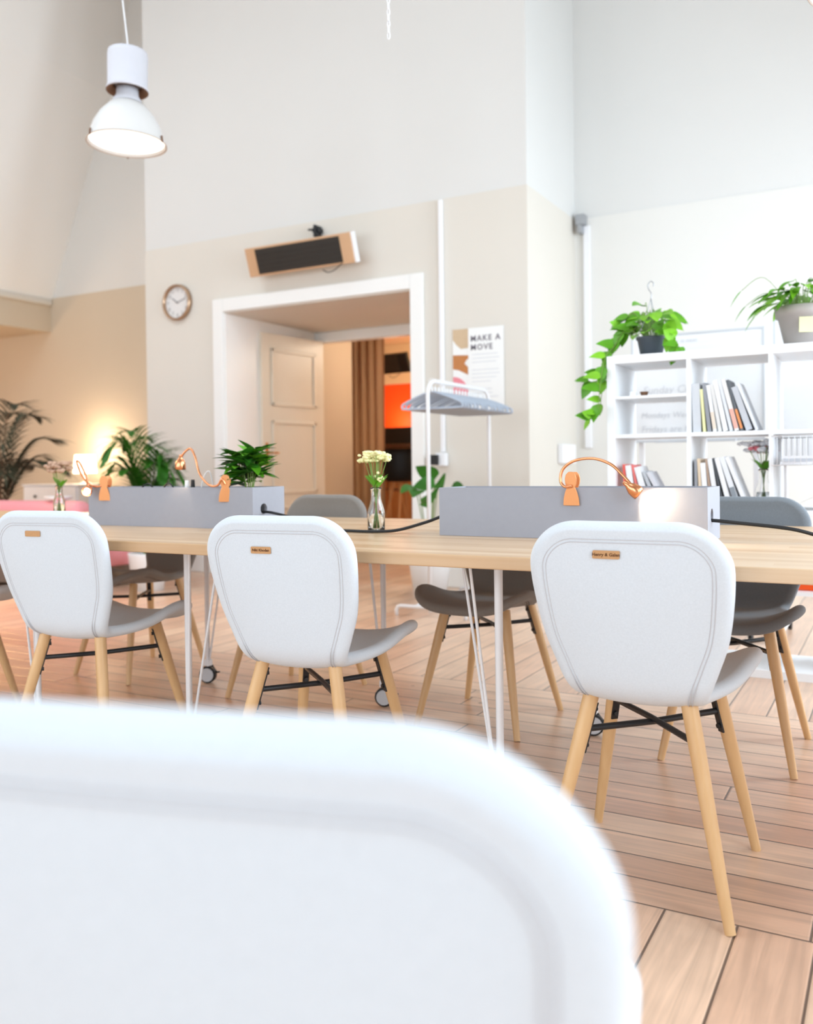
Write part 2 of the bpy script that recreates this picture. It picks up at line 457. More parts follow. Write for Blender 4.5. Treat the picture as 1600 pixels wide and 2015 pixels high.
# wall behind the shelf and left of the block
struct('wall_back', box(B(), BX1, 2.6, BY, BY+.2, 0, DADO), MT['wall_pale'])
struct('wall_back_upper', box(B(), BX1-.012, 2.6, BY+.008, BY+.2, DADO, TOP), MT['wall_white'])
struct('wall_corner', box(B(), -11.2, BX0, BY, BY+.2, 0, DADO), MT['wall_tan'])
struct('wall_corner_upper', box(B(), -11.2, BX0, BY+.006, BY+.2, DADO, TOP), MT['wall_pale'])
struct('wall_left', box(B(), -11.4, -11.2, -3.6, BY+.2, 0, TOP), MT['wall_tan'])
bm = B()   # bulkhead beam over the left bay, with its little cornice
box(bm, -11.2, -9.08, -3.4, BY, 2.66, 2.98)
struct('beam', bm, MT['wall_tan'])
bm = B(); box(bm, -11.2, -9.04, -3.4, BY, 2.98, 3.06)
struct('trim_1', bm, MT['wall_cream'], bevel=.02)
bm = B()   # slanted attic plaster rising from the cornice to the ceiling
prism(bm, [(-9.06, 3.06), (-9.3, 3.06), (-8.1, 6.5), (-7.62, 6.5), (-8.0, 5.35), (-8.5, 4.3)], 10.9, T(0, -3.4, 0))
struct('wall_slope', bm, MT['slope'])
struct('ceiling', box(B(), -11.4, 2.8, -3.6, BY+.2, TOP, TOP+.15), MT['wall_white'])
# right wall and rear wall with tall windows
def wall_with_windows(name, along, fixed, lo, hi, centres, half, z0, z1, thick):
    bm = B()
    def bb(a0, a1, zz0, zz1):
        if along == 'Y': box(bm, fixed, fixed+thick, a0, a1, zz0, zz1)
        else: box(bm, a0, a1, fixed-thick, fixed, zz0, zz1)
    cur = lo
    for c in centres:
        bb(cur, c-half, 0, TOP); bb(c-half, c+half, 0, z0); bb(c-half, c+half, z1, TOP); cur = c+half
    bb(cur, hi, 0, TOP)
    struct(name, bm, MT['wall_white'])
wall_with_windows('wall_right', 'Y', 2.4, -3.6, BY+.2, (.2, 2.7, 5.2), .85, .65, 3.35, .25)
wall_with_windows('wall_rear', 'X', -3.4, -11.4, 2.65, (-8.2, -5.6, -3.0, -.4), .9, .65, 3.35, .25)  # leftmost opening added for the slope's extra daylight
wi = 1
for (ax, f, cs, hf) in (('Y', 2.5, (.2, 2.7, 5.2), .85), ('X', -3.5, (-8.2, -5.6, -3.0, -.4), .9)):  # frames, including the leftmost rear window added to light the slope
    for c in cs:
        bm = B()
        def fb(a0, a1, z0, z1):
            if ax == 'Y': box(bm, f, f+.06, a0, a1, z0, z1)
            else: box(bm, a0, a1, f-.06, f, z0, z1)
        fb(c-hf, c-hf+.07, .65, 3.35); fb(c+hf-.07, c+hf, .65, 3.35); fb(c-.04, c+.04, .72, 3.28)
        fb(c-hf+.07, c+hf-.07, .65, .72); fb(c-hf+.07, c+hf-.07, 3.28, 3.35); fb(c-hf+.07, c-.04, 2.3, 2.36); fb(c+.04, c+hf-.07, 2.3, 2.36)
        struct('window_%d' % wi, bm, MT['trim']); wi += 1
# door surround
bm = B()
fw = .118
box(bm, DX0-fw, DX0, FY-.028, FY+.01, 0, DH+fw); box(bm, DX1, DX1+fw, FY-.028, FY+.01, 0, DH+fw); box(bm, DX0, DX1, FY-.028, FY+.01, DH, DH+fw)
struct('trim_2', bm, MT['trim'], bevel=.006)
bm = B()  # white linings of the deep reveal
box(bm, DX0, DX0+.012, FY, 7.87, 0, DH-.012); box(bm, DX1-.012, DX1, FY, 7.87, 0, DH-.012)
struct('trim_3', bm, MT['trim'])
struct('trim_4', box(B(), DX0, DX1, FY, 7.87, DH-.012, DH), MT['wall_cream'])
# inner frame and lintel
bm = B()
box(bm, DX0+.012, DX1-.012, 7.74, 7.86, 2.27, DH-.012)
struct('trim_5', bm, MT['trim'], bevel=.006)
# skirting boards
def base(name, x0, x1, y0, y1): struct(name, box(B(), x0, x1, y0, y1, 0, .16), MT['trim'], bevel=.008)
base('baseboard_front', BX0, DX0-fw, FY-.022, FY)
base('baseboard_front_right', DX1+fw, BX1, FY-.022, FY)
base('baseboard_side', BX1, BX1+.02, FY-.022, BY)
base('baseboard_back', BX1+.02, 2.4, BY-.022, BY)
base('baseboard_corner', -11.2, BX0, BY-.022, BY)
# room beyond the doorway
bm = B(); box(bm, -5.62, -5.40, 7.88, 8.5, 0, 2.9)
struct('wall_passage', bm, MT['wall_tan'])
struct('wall_beyond', box(B(), -9.2, -2.3, 11.4, 11.55, 0, 2.18), MT['orange'])
struct('wall_beyond_upper', box(B(), -9.2, -2.3, 11.34, 11.55, 2.18, 3.2), MT['wall_tan'])
struct('wall_beyond_left', box(B(), -9.3, -9.2, 7.88, 11.55, 0, 3.2), MT['wall_tan'])
struct('wall_beyond_right', box(B(), -3.3, -3.2, 7.88, 11.34, 0, 3.2), MT['wall_tan'])
struct('wall_beyond_near', box(B(), -9.2, -5.62, 7.68, 7.88, 0, 3.2), MT['wall_tan'])
struct('ceiling_beyond', box(B(), -9.3, -3.2, 7.88, 11.55, 2.75, 2.85), MT['wall_tan'])
point('room_beyond_lamp', (-5.0, 10.4, 2.2), 55, (1, .62, .3), .12)
point('room_beyond_lamp', (-6.8, 9.6, 2.3), 25, (1, .62, .32), .12)
point('passage_fill', (-4.2, 8.5, 2.35), 30, (1, .85, .68), .10)  # unseen fill added to brighten the passage and lintel
point('bar_wall_lamp', (-6.35, 11.1, 1.62), 7, (1, .75, .5), .05)

# the open door leaf
def door_leaf():
    L, Hh = .98, 2.26
    root = bpy.data.objects.new('door_1', None); COL.objects.link(root); root['kind'] = 'structure'
    root.location = (-5.24, 7.70, .01)
    # leaf runs from hinge (0) towards the camera side
    d = Vector((-5.345+5.24, 6.80-7.70, 0)); ang = math.atan2(d.y, d.x); L = d.length
    root.rotation_euler = (0, 0, ang)
    bm = B(); box(bm, 0, L, -.045, 0, 0, Hh)
    obj('door_leaf', bm, MT['door'], root, smooth=False, bevel=.004)
    # panels face the room (local +Y after rotation faces +X side)
    for i, (z0, z1) in enumerate(((.18, .58), (.70, 1.42), (1.56, 2.12))):
        bm = B()
        for (a0, a1, b0, b1) in ((.13, .17, z0, z1), (L-.17, L-.13, z0, z1), (.13, L-.13, z0, z0+.035), (.13, L-.13, z1-.035, z1)):
            box(bm, a0, a1, .0005, .016, b0, b1)
        obj('door_panel_moulding', bm, MT['door'], root, smooth=False, bevel=.006)
    bm = B(); box(bm, L-.075, L-.04, .0005, .006, .96, 1.2)
    hp = obj('door_handle', bm, MT['brass'], root, smooth=False, bevel=.002)
    bm = B(); tube(bm, [(L-.057, .006, 1.10), (L-.057, .05, 1.10), (L-.09, .055, 1.10), (L-.17, .055, 1.098)], .008, 8)
    obj('lever', bm, MT['brass'], hp)
door_leaf()

# ================================================================== CHAIRS
def prof_pt(P, t):  # P list; t in metres of arclength
    pass
CP = [(-.252, .817), (-.245, .76), (-.231, .67), (-.214, .58), (-.200, .515), (-.184, .464), (-.148, .439), (-.08, .434),
      (0, .434), (.08, .439), (.16, .447), (.215, .449), (.250, .440)]
pp = spline([(0, y, z) for y, z in CP], 12)
cum = [0.]
for a, b_ in zip(pp, pp[1:]): cum.append(cum[-1]+(b_-a).length)
LEN = cum[-1]
def curve_at(s):
    s = max(0, min(LEN, s))
    for i in range(len(cum)-1):
        if cum[i+1] >= s:
            f = (s-cum[i])/max(1e-9, cum[i+1]-cum[i]); return pp[i].lerp(pp[i+1], f)
    return pp[-1]
def tan_at(s):
    a, b_ = curve_at(s-.012), curve_at(s+.012); return (b_-a).normalized()
def interp(tab, s):
    if s <= tab[0][0]: return tab[0][1]
    for (a, va), (b_, vb) in zip(tab, tab[1:]):
        if s <= b_:
            i = tab.index((a, va)); f = (s-a)/(b_-a)
            p0 = tab[max(i-1, 0)]; p3 = tab[min(i+2, len(tab)-1)]
            m1 = (vb-p0[1])/(b_-p0[0]) if i else (vb-va)/(b_-a); m2 = (p3[1]-va)/(p3[0]-a) if p3[0] > b_ else (vb-va)/(b_-a)
            h = b_-a; f2, f3 = f*f, f*f*f
            return (2*f3-3*f2+1)*va+(f3-2*f2+f)*h*m1+(-2*f3+3*f2)*vb+(f3-f2)*h*m2
    return tab[-1][1]
def lin(tab, s):
    if s <= tab[0][0]: return tab[0][1]
    for (a, va), (b_, vb) in zip(tab, tab[1:]):
        if s <= b_: return va+(vb-va)*(s-a)/(b_-a)
    return tab[-1][1]
WT = [(0, .193), (.08, .200), (.15, .197), (.24, .184), (.31, .160), (.36, .143), (.41, .133), (.46, .140), (.54, .174), (.64, .210), (.70, .216), (LEN, .212)]
RC = .085   # corner radius of the back's top
RF = .11    # corner radius of the seat's front
def halfwidth(s):
    w = interp(WT, s)
    if s < RC: w -= RC*(1-sqrt(max(0, 1-((RC-s)/RC)**2)))
    if s > LEN-RF: w -= RF*(1-sqrt(max(0, 1-((s-(LEN-RF))/RF)**2)))
    return w
WING = [(0, .006), (.10, .012), (.22, .028), (.32, .042), (.40, .044), (.48, .034), (.56, .036), (.66, .050), (LEN, .040)]
def surf(s, t):
    c = curve_at(s); tg = tan_at(s)
    n = Vector((0, tg.z*-1, tg.y))   # towards the sitter (inner side)
    # tangent points down the back then forward: inner normal = rotate
    n = Vector((0, -tg.z, tg.y))
    w = halfwidth(s)
    a = abs(t)*w/.21
    off = interp(WING, s)*a**2.3
    bow = -.006*(1-t*t) if s < .02 else 0
    x = w*t*(1-.03*off/.05)
    return Vector((x, c.y, c.z)) + n*off, n
def make_shell(thick=.0145, rim=.0175):
    ss = []
    k = 9
    for i in range(k): ss.append(RC*(1-cos(pi/2*i/k)))
    m_ = 26
    for i in range(m_+1): ss.append(RC+(LEN-RF-RC)*i/m_)
    for i in range(1, k+1): ss.append(LEN-RF+RF*sin(pi/2*i/k))
    ts = [-1, -.94, -.86, -.74, -.6, -.44, -.28, -.1, .1, .28, .44, .6, .74, .86, .94, 1]
    G = [[surf(s, t) for t in ts] for s in ss]
    nr, nc = len(ss), len(ts)
    P = [[G[i][j][0] for j in range(nc)] for i in range(nr)]
    # numeric normals
    Nn = [[None]*nc for _ in range(nr)]
    for i in range(nr):
        for j in range(nc):
            du = P[min(i+1, nr-1)][j]-P[max(i-1, 0)][j]; dv = P[i][min(j+1, nc-1)]-P[i][max(j-1, 0)]
            n = du.cross(dv)
            if n.length < 1e-9: n = G[i][j][1].copy()
            n.normalize()
            if n.dot(G[i][j][1]) < 0: n = -n
            Nn[i][j] = n
    bm = B()
    def rad(i, j):
        s = ss[i]; w = halfwidth(s); d = min(s, LEN-s, w*(1-abs(ts[j])))
        f = max(0, min(1, d/.035)); f = f*f*(3-2*f)
        return rim+(thick-rim)*f
    inn = [[bm.verts.new(P[i][j]+Nn[i][j]*rad(i, j)) for j in range(nc)] for i in range(nr)]
    out = [[bm.verts.new(P[i][j]-Nn[i][j]*rad(i, j)) for j in range(nc)] for i in range(nr)]
    for i in range(nr-1):
        for j in range(nc-1):
            bm.faces.new((inn[i][j], inn[i][j+1], inn[i+1][j+1], inn[i+1][j]))
            bm.faces.new((out[i][j], out[i+1][j], out[i+1][j+1], out[i][j+1]))
    # rim loop
    loop = [(0, j) for j in range(nc)]+[(i, nc-1) for i in range(1, nr)]+[(nr-1, j) for j in range(nc-2, -1, -1)]+[(i, 0) for i in range(nr-2, 0, -1)]
    n = len(loop); rings = []
    for q, (i, j) in enumerate(loop):
        a = P[loop[q-1][0]][loop[q-1][1]]; b_ = P[loop[(q+1) % n][0]][loop[(q+1) % n][1]]
        tg = (b_-a).normalized(); o = tg.cross(Nn[i][j]).normalized()
        cen = P[i][j]; inward = P[min(max(i, 3), nr-4)][min(max(j, 2), nc-3)]-cen
        if o.dot(inward) > 0: o = -o
        r = rad(i, j)
        rings.append([inn[i][j]]+[bm.verts.new(cen+(o*sin(a_)+Nn[i][j]*cos(a_))*r) for a_ in (pi*.28, pi*.5, pi*.72)]+[out[i][j]])
    for q in range(n):
        a, b_ = rings[q], rings[(q+1) % n]
        for k2 in range(4): bm.faces.new((a[k2], a[k2+1], b_[k2+1], b_[k2]))
    return bm
def surf_out(s, t, lift):
    p, n = surf(s, t)
    e = .004
    du = surf(min(s+e, LEN), t)[0]-surf(max(s-e, 0), t)[0]; dv = surf(s, min(1, t+.02))[0]-surf(s, max(-1, t-.02))[0]
    nn = du.cross(dv).normalized()
    if nn.dot(n) < 0: nn = -nn
    w = halfwidth(s); d = min(s, LEN-s, w*(1-abs(t))); f = max(0, min(1, d/.035)); f = f*f*(3-2*f)
    return p - nn*(.0175+(.0145-.0175)*f+lift)
def seam_path(d):
    """loop around the back panel, inset d metres from the rim"""
    half = []
    for k in range(14): sv = RC*(1-cos(pi/2*k/14)); half.append((halfwidth(sv), sv))
    k = RC
    while k < LEN*.84: half.append((halfwidth(k), k)); k += .012
    top = half[0]
    outl = [(-x, sv) for x, sv in half[::-1]]+[(top[0]*f, 0) for f in (-.8, -.5, -.2, .2, .5, .8)]+half
    pts = []
    for q, (x, sv) in enumerate(outl):
        a, b_ = outl[max(q-1, 0)], outl[min(q+1, len(outl)-1)]
        tx, ts = b_[0]-a[0], b_[1]-a[1]; l = sqrt(tx*tx+ts*ts)+1e-9
        nx, ns = -ts/l*d, tx/l*d
        X, S_ = x+nx, sv+ns
        w = halfwidth(max(S_, .0005)); pts.append(surf_out(max(S_, .001), max(-1, min(1, X/w)), .0002))
    return spline(pts, 3)
SHELL_BM = None
def make_chair(fabric, thread, label, group, text=None, seams=True, patch=True, name='upholstered_chair', patch_at=.052):
    root = thing(name, label, 'chair', (0, 0, 0), 0, group)
    obj('shell', make_shell(), fabric, root, sub=1)
    if seams:
        bm = B()
        for d in (.020, .027): tube(bm, seam_path(d), .0011, 6)
        obj('seam', bm, thread, root)
    # legs
    legs = [(-.106, -.138, .440, -.200, -.224), (.106, -.138, .440, .200, -.224), (-.118, .125, .434, -.198, .222), (.118, .125, .434, .198, .222)]
    for (x, y, z, fx, fy) in legs:
        bm = B(); tube(bm, [(x, y, z), (x*.8+fx*.2, y*.8+fy*.2, z*.8), (x*.4+fx*.6, y*.4+fy*.6, z*.4), (fx, fy, 0.0)], [.0178, .0176, .0148, .0112], 20)
        obj('leg', bm, MT['oak'], root, auto=50)
    # crossing metal brace with plates bolted on the legs
    bm = B()
    def lp(L, z):  # point on a leg's axis at height z
        f = 1-z/L[2]; return Vector((L[0]+(L[3]-L[0])*f, L[1]+(L[4]-L[1])*f, z))
    for L in legs:
        c = lp(L, .36); inward = Vector((-c.x, -c.y, 0)).normalized(); sd = inward.cross(Vector((0, 0, 1)))
        a, b_ = lp(L, .415)+inward*.018, lp(L, .305)+inward*.017
        ax = (b_-a).normalized()
        M = Matrix((sd, ax, ax.cross(sd))).transposed().to_4x4(); M.translation = (a+b_)/2
        box(bm, -.009, .009, -.058, .058, -.002, .002, M)
        for z in (.40, .32):
            p = lp(L, z)+inward*.018; tube(bm, [p, p+inward*.007], .006, 8)
    for i, j in ((0, 3), (1, 2)):
        a, b_ = lp(legs[i], .357), lp(legs[j], .357)
        ia = Vector((-a.x, -a.y, 0)).normalized()*.017; ib = Vector((-b_.x, -b_.y, 0)).normalized()*.017
        mid = (a+b_)/2+Vector((0, 0, .004 if i else -.004))
        tube(bm, [a+ia, mid, b_+ib], .0075, 10)
    obj('brace', bm, MT['black_metal'], root, auto=40)
    if patch:
        s0, t0 = patch_at, -.195
        c = surf_out(s0, t0, .0012); du = (surf_out(s0+.01, t0, 0)-surf_out(s0-.01, t0, 0)).normalized(); dv = (surf_out(s0, t0+.05, 0)-surf_out(s0, t0-.05, 0)).normalized()
        nn = dv.cross(du).normalized()
        if nn.y > 0: nn = -nn
        M = Matrix((dv, -nn, -du)).transposed().to_4x4(); M.translation = c
        bm = B(); prism(bm, rrect(.058, .018, .003), .0016, M @ T(0, -.0016, 0))
        p = obj('leather_patch', bm, MT['leather'], root, smooth=False, label='small tan leather patch')
        if text:
            Mt = M @ T(0, -.0018, 0) @ R3('X', 90)
            text_mesh('patch_lettering', text, .0098, MT['ink'], Mt, p, ext=.0002, bold=.0002)
    return root
near_g = 'white chairs along the near side of the table'
far_g = 'grey chairs along the far side of the table'
c3 = make_chair(MT['fabric_white'], MT['thread'], 'pale grey upholstered chair at the right, patch on its back reading Henry & Galen', near_g, 'Henry & Galen')
c3.location = (-.505, 2.09, 0); c3.rotation_euler = (0, 0, radians(1))
c2 = make_chair(MT['fabric_white'], MT['thread'], 'pale grey chair in the middle of the near side, before the yellow flowers', near_g, 'Niki Khodan', patch_at=.070)
c2.location = (-1.415, 2.055, 0); c2.rotation_euler = (0, 0, radians(7.5))
c1 = make_chair(MT['fabric_white'], MT['thread'], 'pale grey upholstered chair at the left, turned towards the centre of the table', near_g, '')
c1.location = (-2.305, 2.075, 0); c1.rotation_euler = (0, 0, radians(8))
dup(c1, (-3.24, 2.10, 0), radians(8), 'pale grey chair cut off by the left edge, only seat front and leg in view', near_g)
fg = dup(c1, (-.376, .568, 0), radians(15.5), 'pale grey chair back, blurred and huge, closest to the viewer at the bottom left', near_g)
for c in list(fg.children):
    if c.name.startswith('leather_patch'): bpy.data.objects.remove(c)
f3 = make_chair(MT['fabric_grey'], MT['thread_dark'], 'taupe grey chair across the table, seen between the two near chairs at right', far_g, patch=False)
f3.location = (-1.357, 3.08, 0); f3.rotation_euler = (0, 0, pi)
dup(f3, (-2.258, 3.09, 0), pi+.0, 'grey chair across the table whose rounded back shows left of the yellow flowers', far_g)
dup(f3, (-3.165, 3.08, 0), pi-.12, 'taupe grey chair across the table behind the leftmost complete near chair', far_g)
f4 = make_chair(MT['fabric_dark'], MT['thread_dark'], 'charcoal grey chair across the table at the right edge before the bookshelf', far_g, patch=False)
f4.location = (-.478, 3.11, 0); f4.rotation_euler = (0, 0, pi)

# ================================================================== TABLE
TZ = .737; TY0, TY1 = 1.948, 3.262
tb = thing('communal_table', 'long pale oak communal table on white rod legs with castors', 'table', (0, 0, 0))
obj('tabletop', box(B(), -5.6, 1.4, TY0, TY1, TZ-.032, TZ), MT['table'], tb, smooth=False, bevel=.003)
def table_leg(px, py, tx, ty, spread):
    """thick pole plus thin rod meeting at a castor"""
    bm = B()
    tube(bm, [(tx, ty, TZ-.033), (px, py, .10)], [.0115, .0098], 16)
    tube(bm, [(tx+spread, ty+.03, TZ-.033), (px+spread*.12, py, .105)], .0042, 8)
    tube(bm, [(tx+spread*.55, ty-.05, TZ-.033), (px+spread*.08, py-.01, .105)], .0042, 8)
    box(bm, min(tx, tx+spread)-.02, max(tx, tx+spread)+.02, ty-.07, ty+.05, TZ-.0385, TZ-.0325)
    box(bm, px-.014, px+.014, py-.014, py+.014, .07, .105)
    l = obj('leg', bm, MT['white_metal'], tb, auto=40)
    bm = B()
    for k in (-1, 1):
        bmw = B() if False else bm
    M = T(px, py, .038) @ R3('Z', 20) @ R3('Y', 90) @ T(0, 0, -.014)
    lathe(bm, [(0, 0), (.031, 0), (.038, .004), (.038, .024), (.031, .028), (0, .028)], 28, M)
    box(bm, px-.022, px+.022, py-.02, py+.02, .066, .074)
    tube(bm, [(px+.01, py+.02, .06), (px+.03, py+.045, .055)], .004, 6)
    w = obj('castor', bm, MT['black_rubber'], l, auto=40)
    bm = B()
    M = T(px, py, .038) @ R3('Z', 20) @ R3('Y', 90) @ T(0, 0, -.0165)
    lathe(bm, [(0, 0), (.026, .0), (.030, .003), (0, .003)], 28, M); lathe(bm, [(0, .0303), (.030, .0303), (.026, .033), (0, .033)], 28, M)
    return l
def castor_disc(px, py, parent):
    bm = B()
    for a, b_ in ((-.0185, -.0145), (.0145, .0185)):
        lathe(bm, [(0, a), (.030, a), (.030, b_), (0, b_)], 28, T(px, py, .038) @ R3('Z', 110) @ R3('Y', 90))
    obj('castor_cover', bm, MT['castor_disc'], parent, auto=40)
def table_leg2(px, py, tx, ty, spread):
    bm = B()
    tube(bm, [(tx, ty, TZ-.033), (px, py, .10)], [.0115, .0098], 16)
    tube(bm, [(tx+spread, ty+.03, TZ-.033), (px+spread*.10, py, .105)], .0042, 8)
    tube(bm, [(tx+spread*.5, ty-.05, TZ-.033), (px+spread*.06, py-.008, .105)], .0042, 8)
    box(bm, min(tx, tx+spread)-.02, max(tx, tx+spread)+.02, ty-.07, ty+.05, TZ-.0385, TZ-.0325)
    box(bm, px-.014, px+.014, py-.014, py+.014, .078, .105)
    l = obj('leg', bm, MT['white_metal'], tb, auto=40)
    bm = B()
    lathe(bm, [(0, -.014), (.033, -.014), (.038, -.010), (.038, .010), (.033, .014), (0, .014)], 32, T(px, py, .038) @ R3('Z', 110) @ R3('Y', 90))
    tube(bm, spline([(px-.03, py+.02, .052), (px, py+.02, .078), (px+.032, py+.018, .05), (px+.055, py+.012, .052)], 5), .004, 6)
    w = obj('castor', bm, MT['black_rubber'], l, auto=40)
    castor_disc(px, py, l)
for px, py, tx, ty, sp in ((-2.705, 3.03, -2.705, 3.03, .10), (-1.80, 3.045, -1.80, 3.045, -.09), (-.947, 3.045, -.947, 3.045, -.09),
                       (-2.72, 2.15, -2.72, 2.15, -.07), (-2.0, 2.15, -2.0, 2.15, .11), (-.92, 2.15, -.92, 2.15, -.12),
                       (.75, 2.15, .75, 2.15, -.1), (.75, 3.04, .75, 3.04, -.1), (-4.6, 2.15, -4.6, 2.15, .1), (-4.6, 3.04, -4.6, 3.04, .1)):
    table_leg2(px, py, tx, ty, sp)

# ================================================================== CABLE BOXES ON THE TABLE
def plate_with_hole(bm, y0, y1, z0, z1, cy, cz, r, x0, x1, seg=32):
    """end panel (in the YZ plane) with a round hole, thickness x0..x1"""
    angs = [2*pi*k/seg+.01 for k in range(seg)]+[math.atan2(z-cz, y-cy) % (2*pi) for y in (y0, y1) for z in (z0, z1)]
    angs.sort(); seg = len(angs)
    def ring(x):
        sq, ci = [], []
        for a in angs:
            dy, dz = cos(a), sin(a)
            ci.append(bm.verts.new((x, cy+dy*r, cz+dz*r)))
            ty = ((y1-cy)/dy if dy > 1e-9 else (y0-cy)/dy if dy < -1e-9 else 1e9)
            tz = ((z1-cz)/dz if dz > 1e-9 else (z0-cz)/dz if dz < -1e-9 else 1e9)
            t_ = min(ty, tz); sq.append(bm.verts.new((x, cy+dy*t_, cz+dz*t_)))
        return sq, ci
    s0, c0 = ring(x0); s1, c1_ = ring(x1)
    for k in range(seg):
        k2 = (k+1) % seg
        bm.faces.new((s0[k], s0[k2], c0[k2], c0[k])); bm.faces.new((s1[k], c1_[k], c1_[k2], s1[k2]))
        bm.faces.new((c0[k], c0[k2], c1_[k2], c1_[k])); bm.faces.new((s0[k], s1[k], s1[k2], s0[k2]))
def cable_box(x0, x1, y0, y1, label):
    z0, z1 = TZ, TZ+.150; t = .012
    r = thing('cable_box', label, 'box', ((x0+x1)/2, (y0+y1)/2, z0), 0, 'grey cable boxes on the table')
    cx, cy = (x0+x1)/2, (y0+y1)/2
    hx, hy = (x1-x0)/2, (y1-y0)/2
    for nm, a in (('front_panel', (-hx+t, hx-t, -hy, -hy+t)), ('rear_panel', (-hx+t, hx-t, hy-t, hy))):
        obj(nm, box(B(), a[0], a[1], a[2], a[3], 0.0005, .150), MT['box'], r, smooth=False)
    obj('bottom_panel', box(B(), -hx+t, hx-t, -hy+t, hy-t, .0005, .012), MT['box'], r, smooth=False)
    for sx in (-1, 1):
        bm = B(); a, b_ = sorted((sx*hx, sx*(hx-t)))
        plate_with_hole(bm, -hy, hy, .0005, .150, -.03, .072, .019, a, b_)
        obj('end_panel', bm, MT['box'], r, smooth=False)
    return r
BYF = 2.487
cable_box(-2.83, -2.002, BYF, BYF+.185, 'lilac grey cable box at left on the table, holding a leafy plant')
cable_box(-1.262, -.452, BYF, BYF+.185, 'lilac grey cable box at right on the table, lit by a warm pool of lamplight')

def cable(name, pts, r, label, cat='cable', material=None):
    bm = B(); tube(bm, spline(pts, 10), r, 8)
    return tag(obj(name, bm, material or MT['black_rubber']), label, cat)
hz = TZ+.072
cable('power_cable', [(-2.06, 2.55, hz-.012), (-2.01, 2.55, hz-.012), (-1.96, 2.545, hz-.014), (-1.83, 2.52, .775), (-1.72, 2.50, TZ+.008), (-1.60, 2.485, TZ+.0065),
      (-1.50, 2.485, TZ+.0065), (-1.42, 2.50, TZ+.012), (-1.33, 2.53, .775), (-1.27, 2.55, hz-.012), (-1.21, 2.55, hz-.012)], .005,
      'black power cable drooping between the two grey cable boxes')
cable('power_cable', [(-.52, 2.55, hz-.014), (-.45, 2.55, hz-.014), (-.38, 2.55, hz-.02), (-.25, 2.56, .775), (-.12, 2.60, TZ+.007), (.1, 2.66, TZ+.0065), (.6, 2.7, TZ+.0065)], .005,
      'black power cable leaving the right end of the right cable box')

# clip-on gooseneck lamps
def clip_lamp(loc, neck, head, aim, label, clamp_rz=0, clamp_h=.0, power=1.2, cone=70, back=True):
    r = thing('clip_lamp', label, 'lamp', loc, 0, 'copper gooseneck clip lamps')
    # clamp: two hinged waisted plates gripping the panel (local origin at panel's top edge)
    cl = []
    w = lambda h: .014+.010*abs(h)/.05 if h < 0 else .014+.004*sin(h/.05*pi)
    Z = [-.052, -.048, -.03, -.012, .0, .012, .026, .038, .046]
    Wd = [.0235, .024, .0225, .0175, .0125, .0165, .0175, .014, .006]
    out = [(w_, z) for w_, z in zip(Wd, Z)]+[(-w_, z) for w_, z in list(zip(Wd, Z))[::-1]]
    bm = B()
    prism(bm, out, .0035, R3('Z', clamp_rz) @ T(0, -.012, 0) @ R3('X', 4))
    if back: prism(bm, out, .0035, R3('Z', clamp_rz) @ T(0, .0165, 0) @ R3('X', -8))
    obj('clamp', bm, MT['copper_flat'], r, smooth=False, bevel=.001)
    bm = B(); tube(bm, [(0, -.008, .002), (0, .018, .002)], .006, 12)
    obj('hinge', bm, MT['copper'], r)
    bm = B(); tube(bm, spline(neck, 10), .0042, 10)
    obj('gooseneck', bm, MT['copper'], r)
    # head: small bell
    d = Vector(aim).normalized(); h = Vector(head)
    q = d.to_track_quat('Z', 'Y').to_matrix().to_4x4()
    M = T(*h) @ q
    bm = B(); lathe(bm, [(0, -.034), (.005, -.034), (.007, -.022), (.012, -.014), (.0175, -.004), (.0195, .010), (.0195, .020), (.0180, .020), (.0178, .010), (.014, -.002), (0, -.008)], 28, M)
    sh = obj('lamp_shade', bm, MT['copper'], r)
    bm = B(); lathe(bm, [(0, .001), (.0085, .003), (.0125, .010), (.0085, .0165), (0, .018)], 20, M)
    obj('bulb', bm, MT['bulb'], sh)
    l = bpy.data.lights.new('clip_lamp_light', 'SPOT'); l.energy = power; l.spot_size = radians(cone); l.spot_blend = .45; l.color = (1, .8, .55); l.shadow_soft_size = .012
    o = bpy.data.objects.new('clip_lamp_light', l); COL.objects.link(o); o.parent = r
    o.location = h+d*.024; o.rotation_euler = d.to_track_quat('-Z', 'Y').to_euler()
    return r
F = BYF
clip_lamp((-.83, F, TZ+.150), [(.004, -.016, .004), (-.016, -.022, .004), (-.028, -.02, .022), (-.020, -.018, .055), (.015, -.018, .078), (.07, -.018, .083), (.12, -.02, .066), (.155, -.024, .035), (.180, -.028, .008)],
          (.186, -.032, -.004), (.62, .26, -.52), 'copper clip lamp with arched neck clamped on the right cable box', power=2.6, cone=118)
clip_lamp((-2.125, F, TZ+.150), [(.01, -.014, .012), (.0, -.02, .030), (-.02, -.02, .008), (-.06, -.02, .010), (-.105, -.018, .050), (-.13, -.015, .115), (-.155, -.012, .143), (-.185, -.015, .125), (-.195, -.018, .105)],
          (-.197, -.018, .088), (-.15, .1, -1), 'copper clip lamp with its neck bent up and over, beside the leafy plant', clamp_rz=35, power=.5)
clip_lamp((-2.735, F, TZ+.150), [(-.005, -.014, .006), (-.03, -.016, .004), (-.07, -.012, .010), (-.115, -.01, .04), (-.15, -.008, .10), (-.13, -.012, .10), (-.09, -.02, .055), (-.066, -.03, .02), (-.06, -.034, .0)],
          (-.055, -.038, -.010), (.45, -.75, -.35), 'copper clip lamp at the far left whose small bulb glares at the viewer', clamp_rz=20, power=1.0)

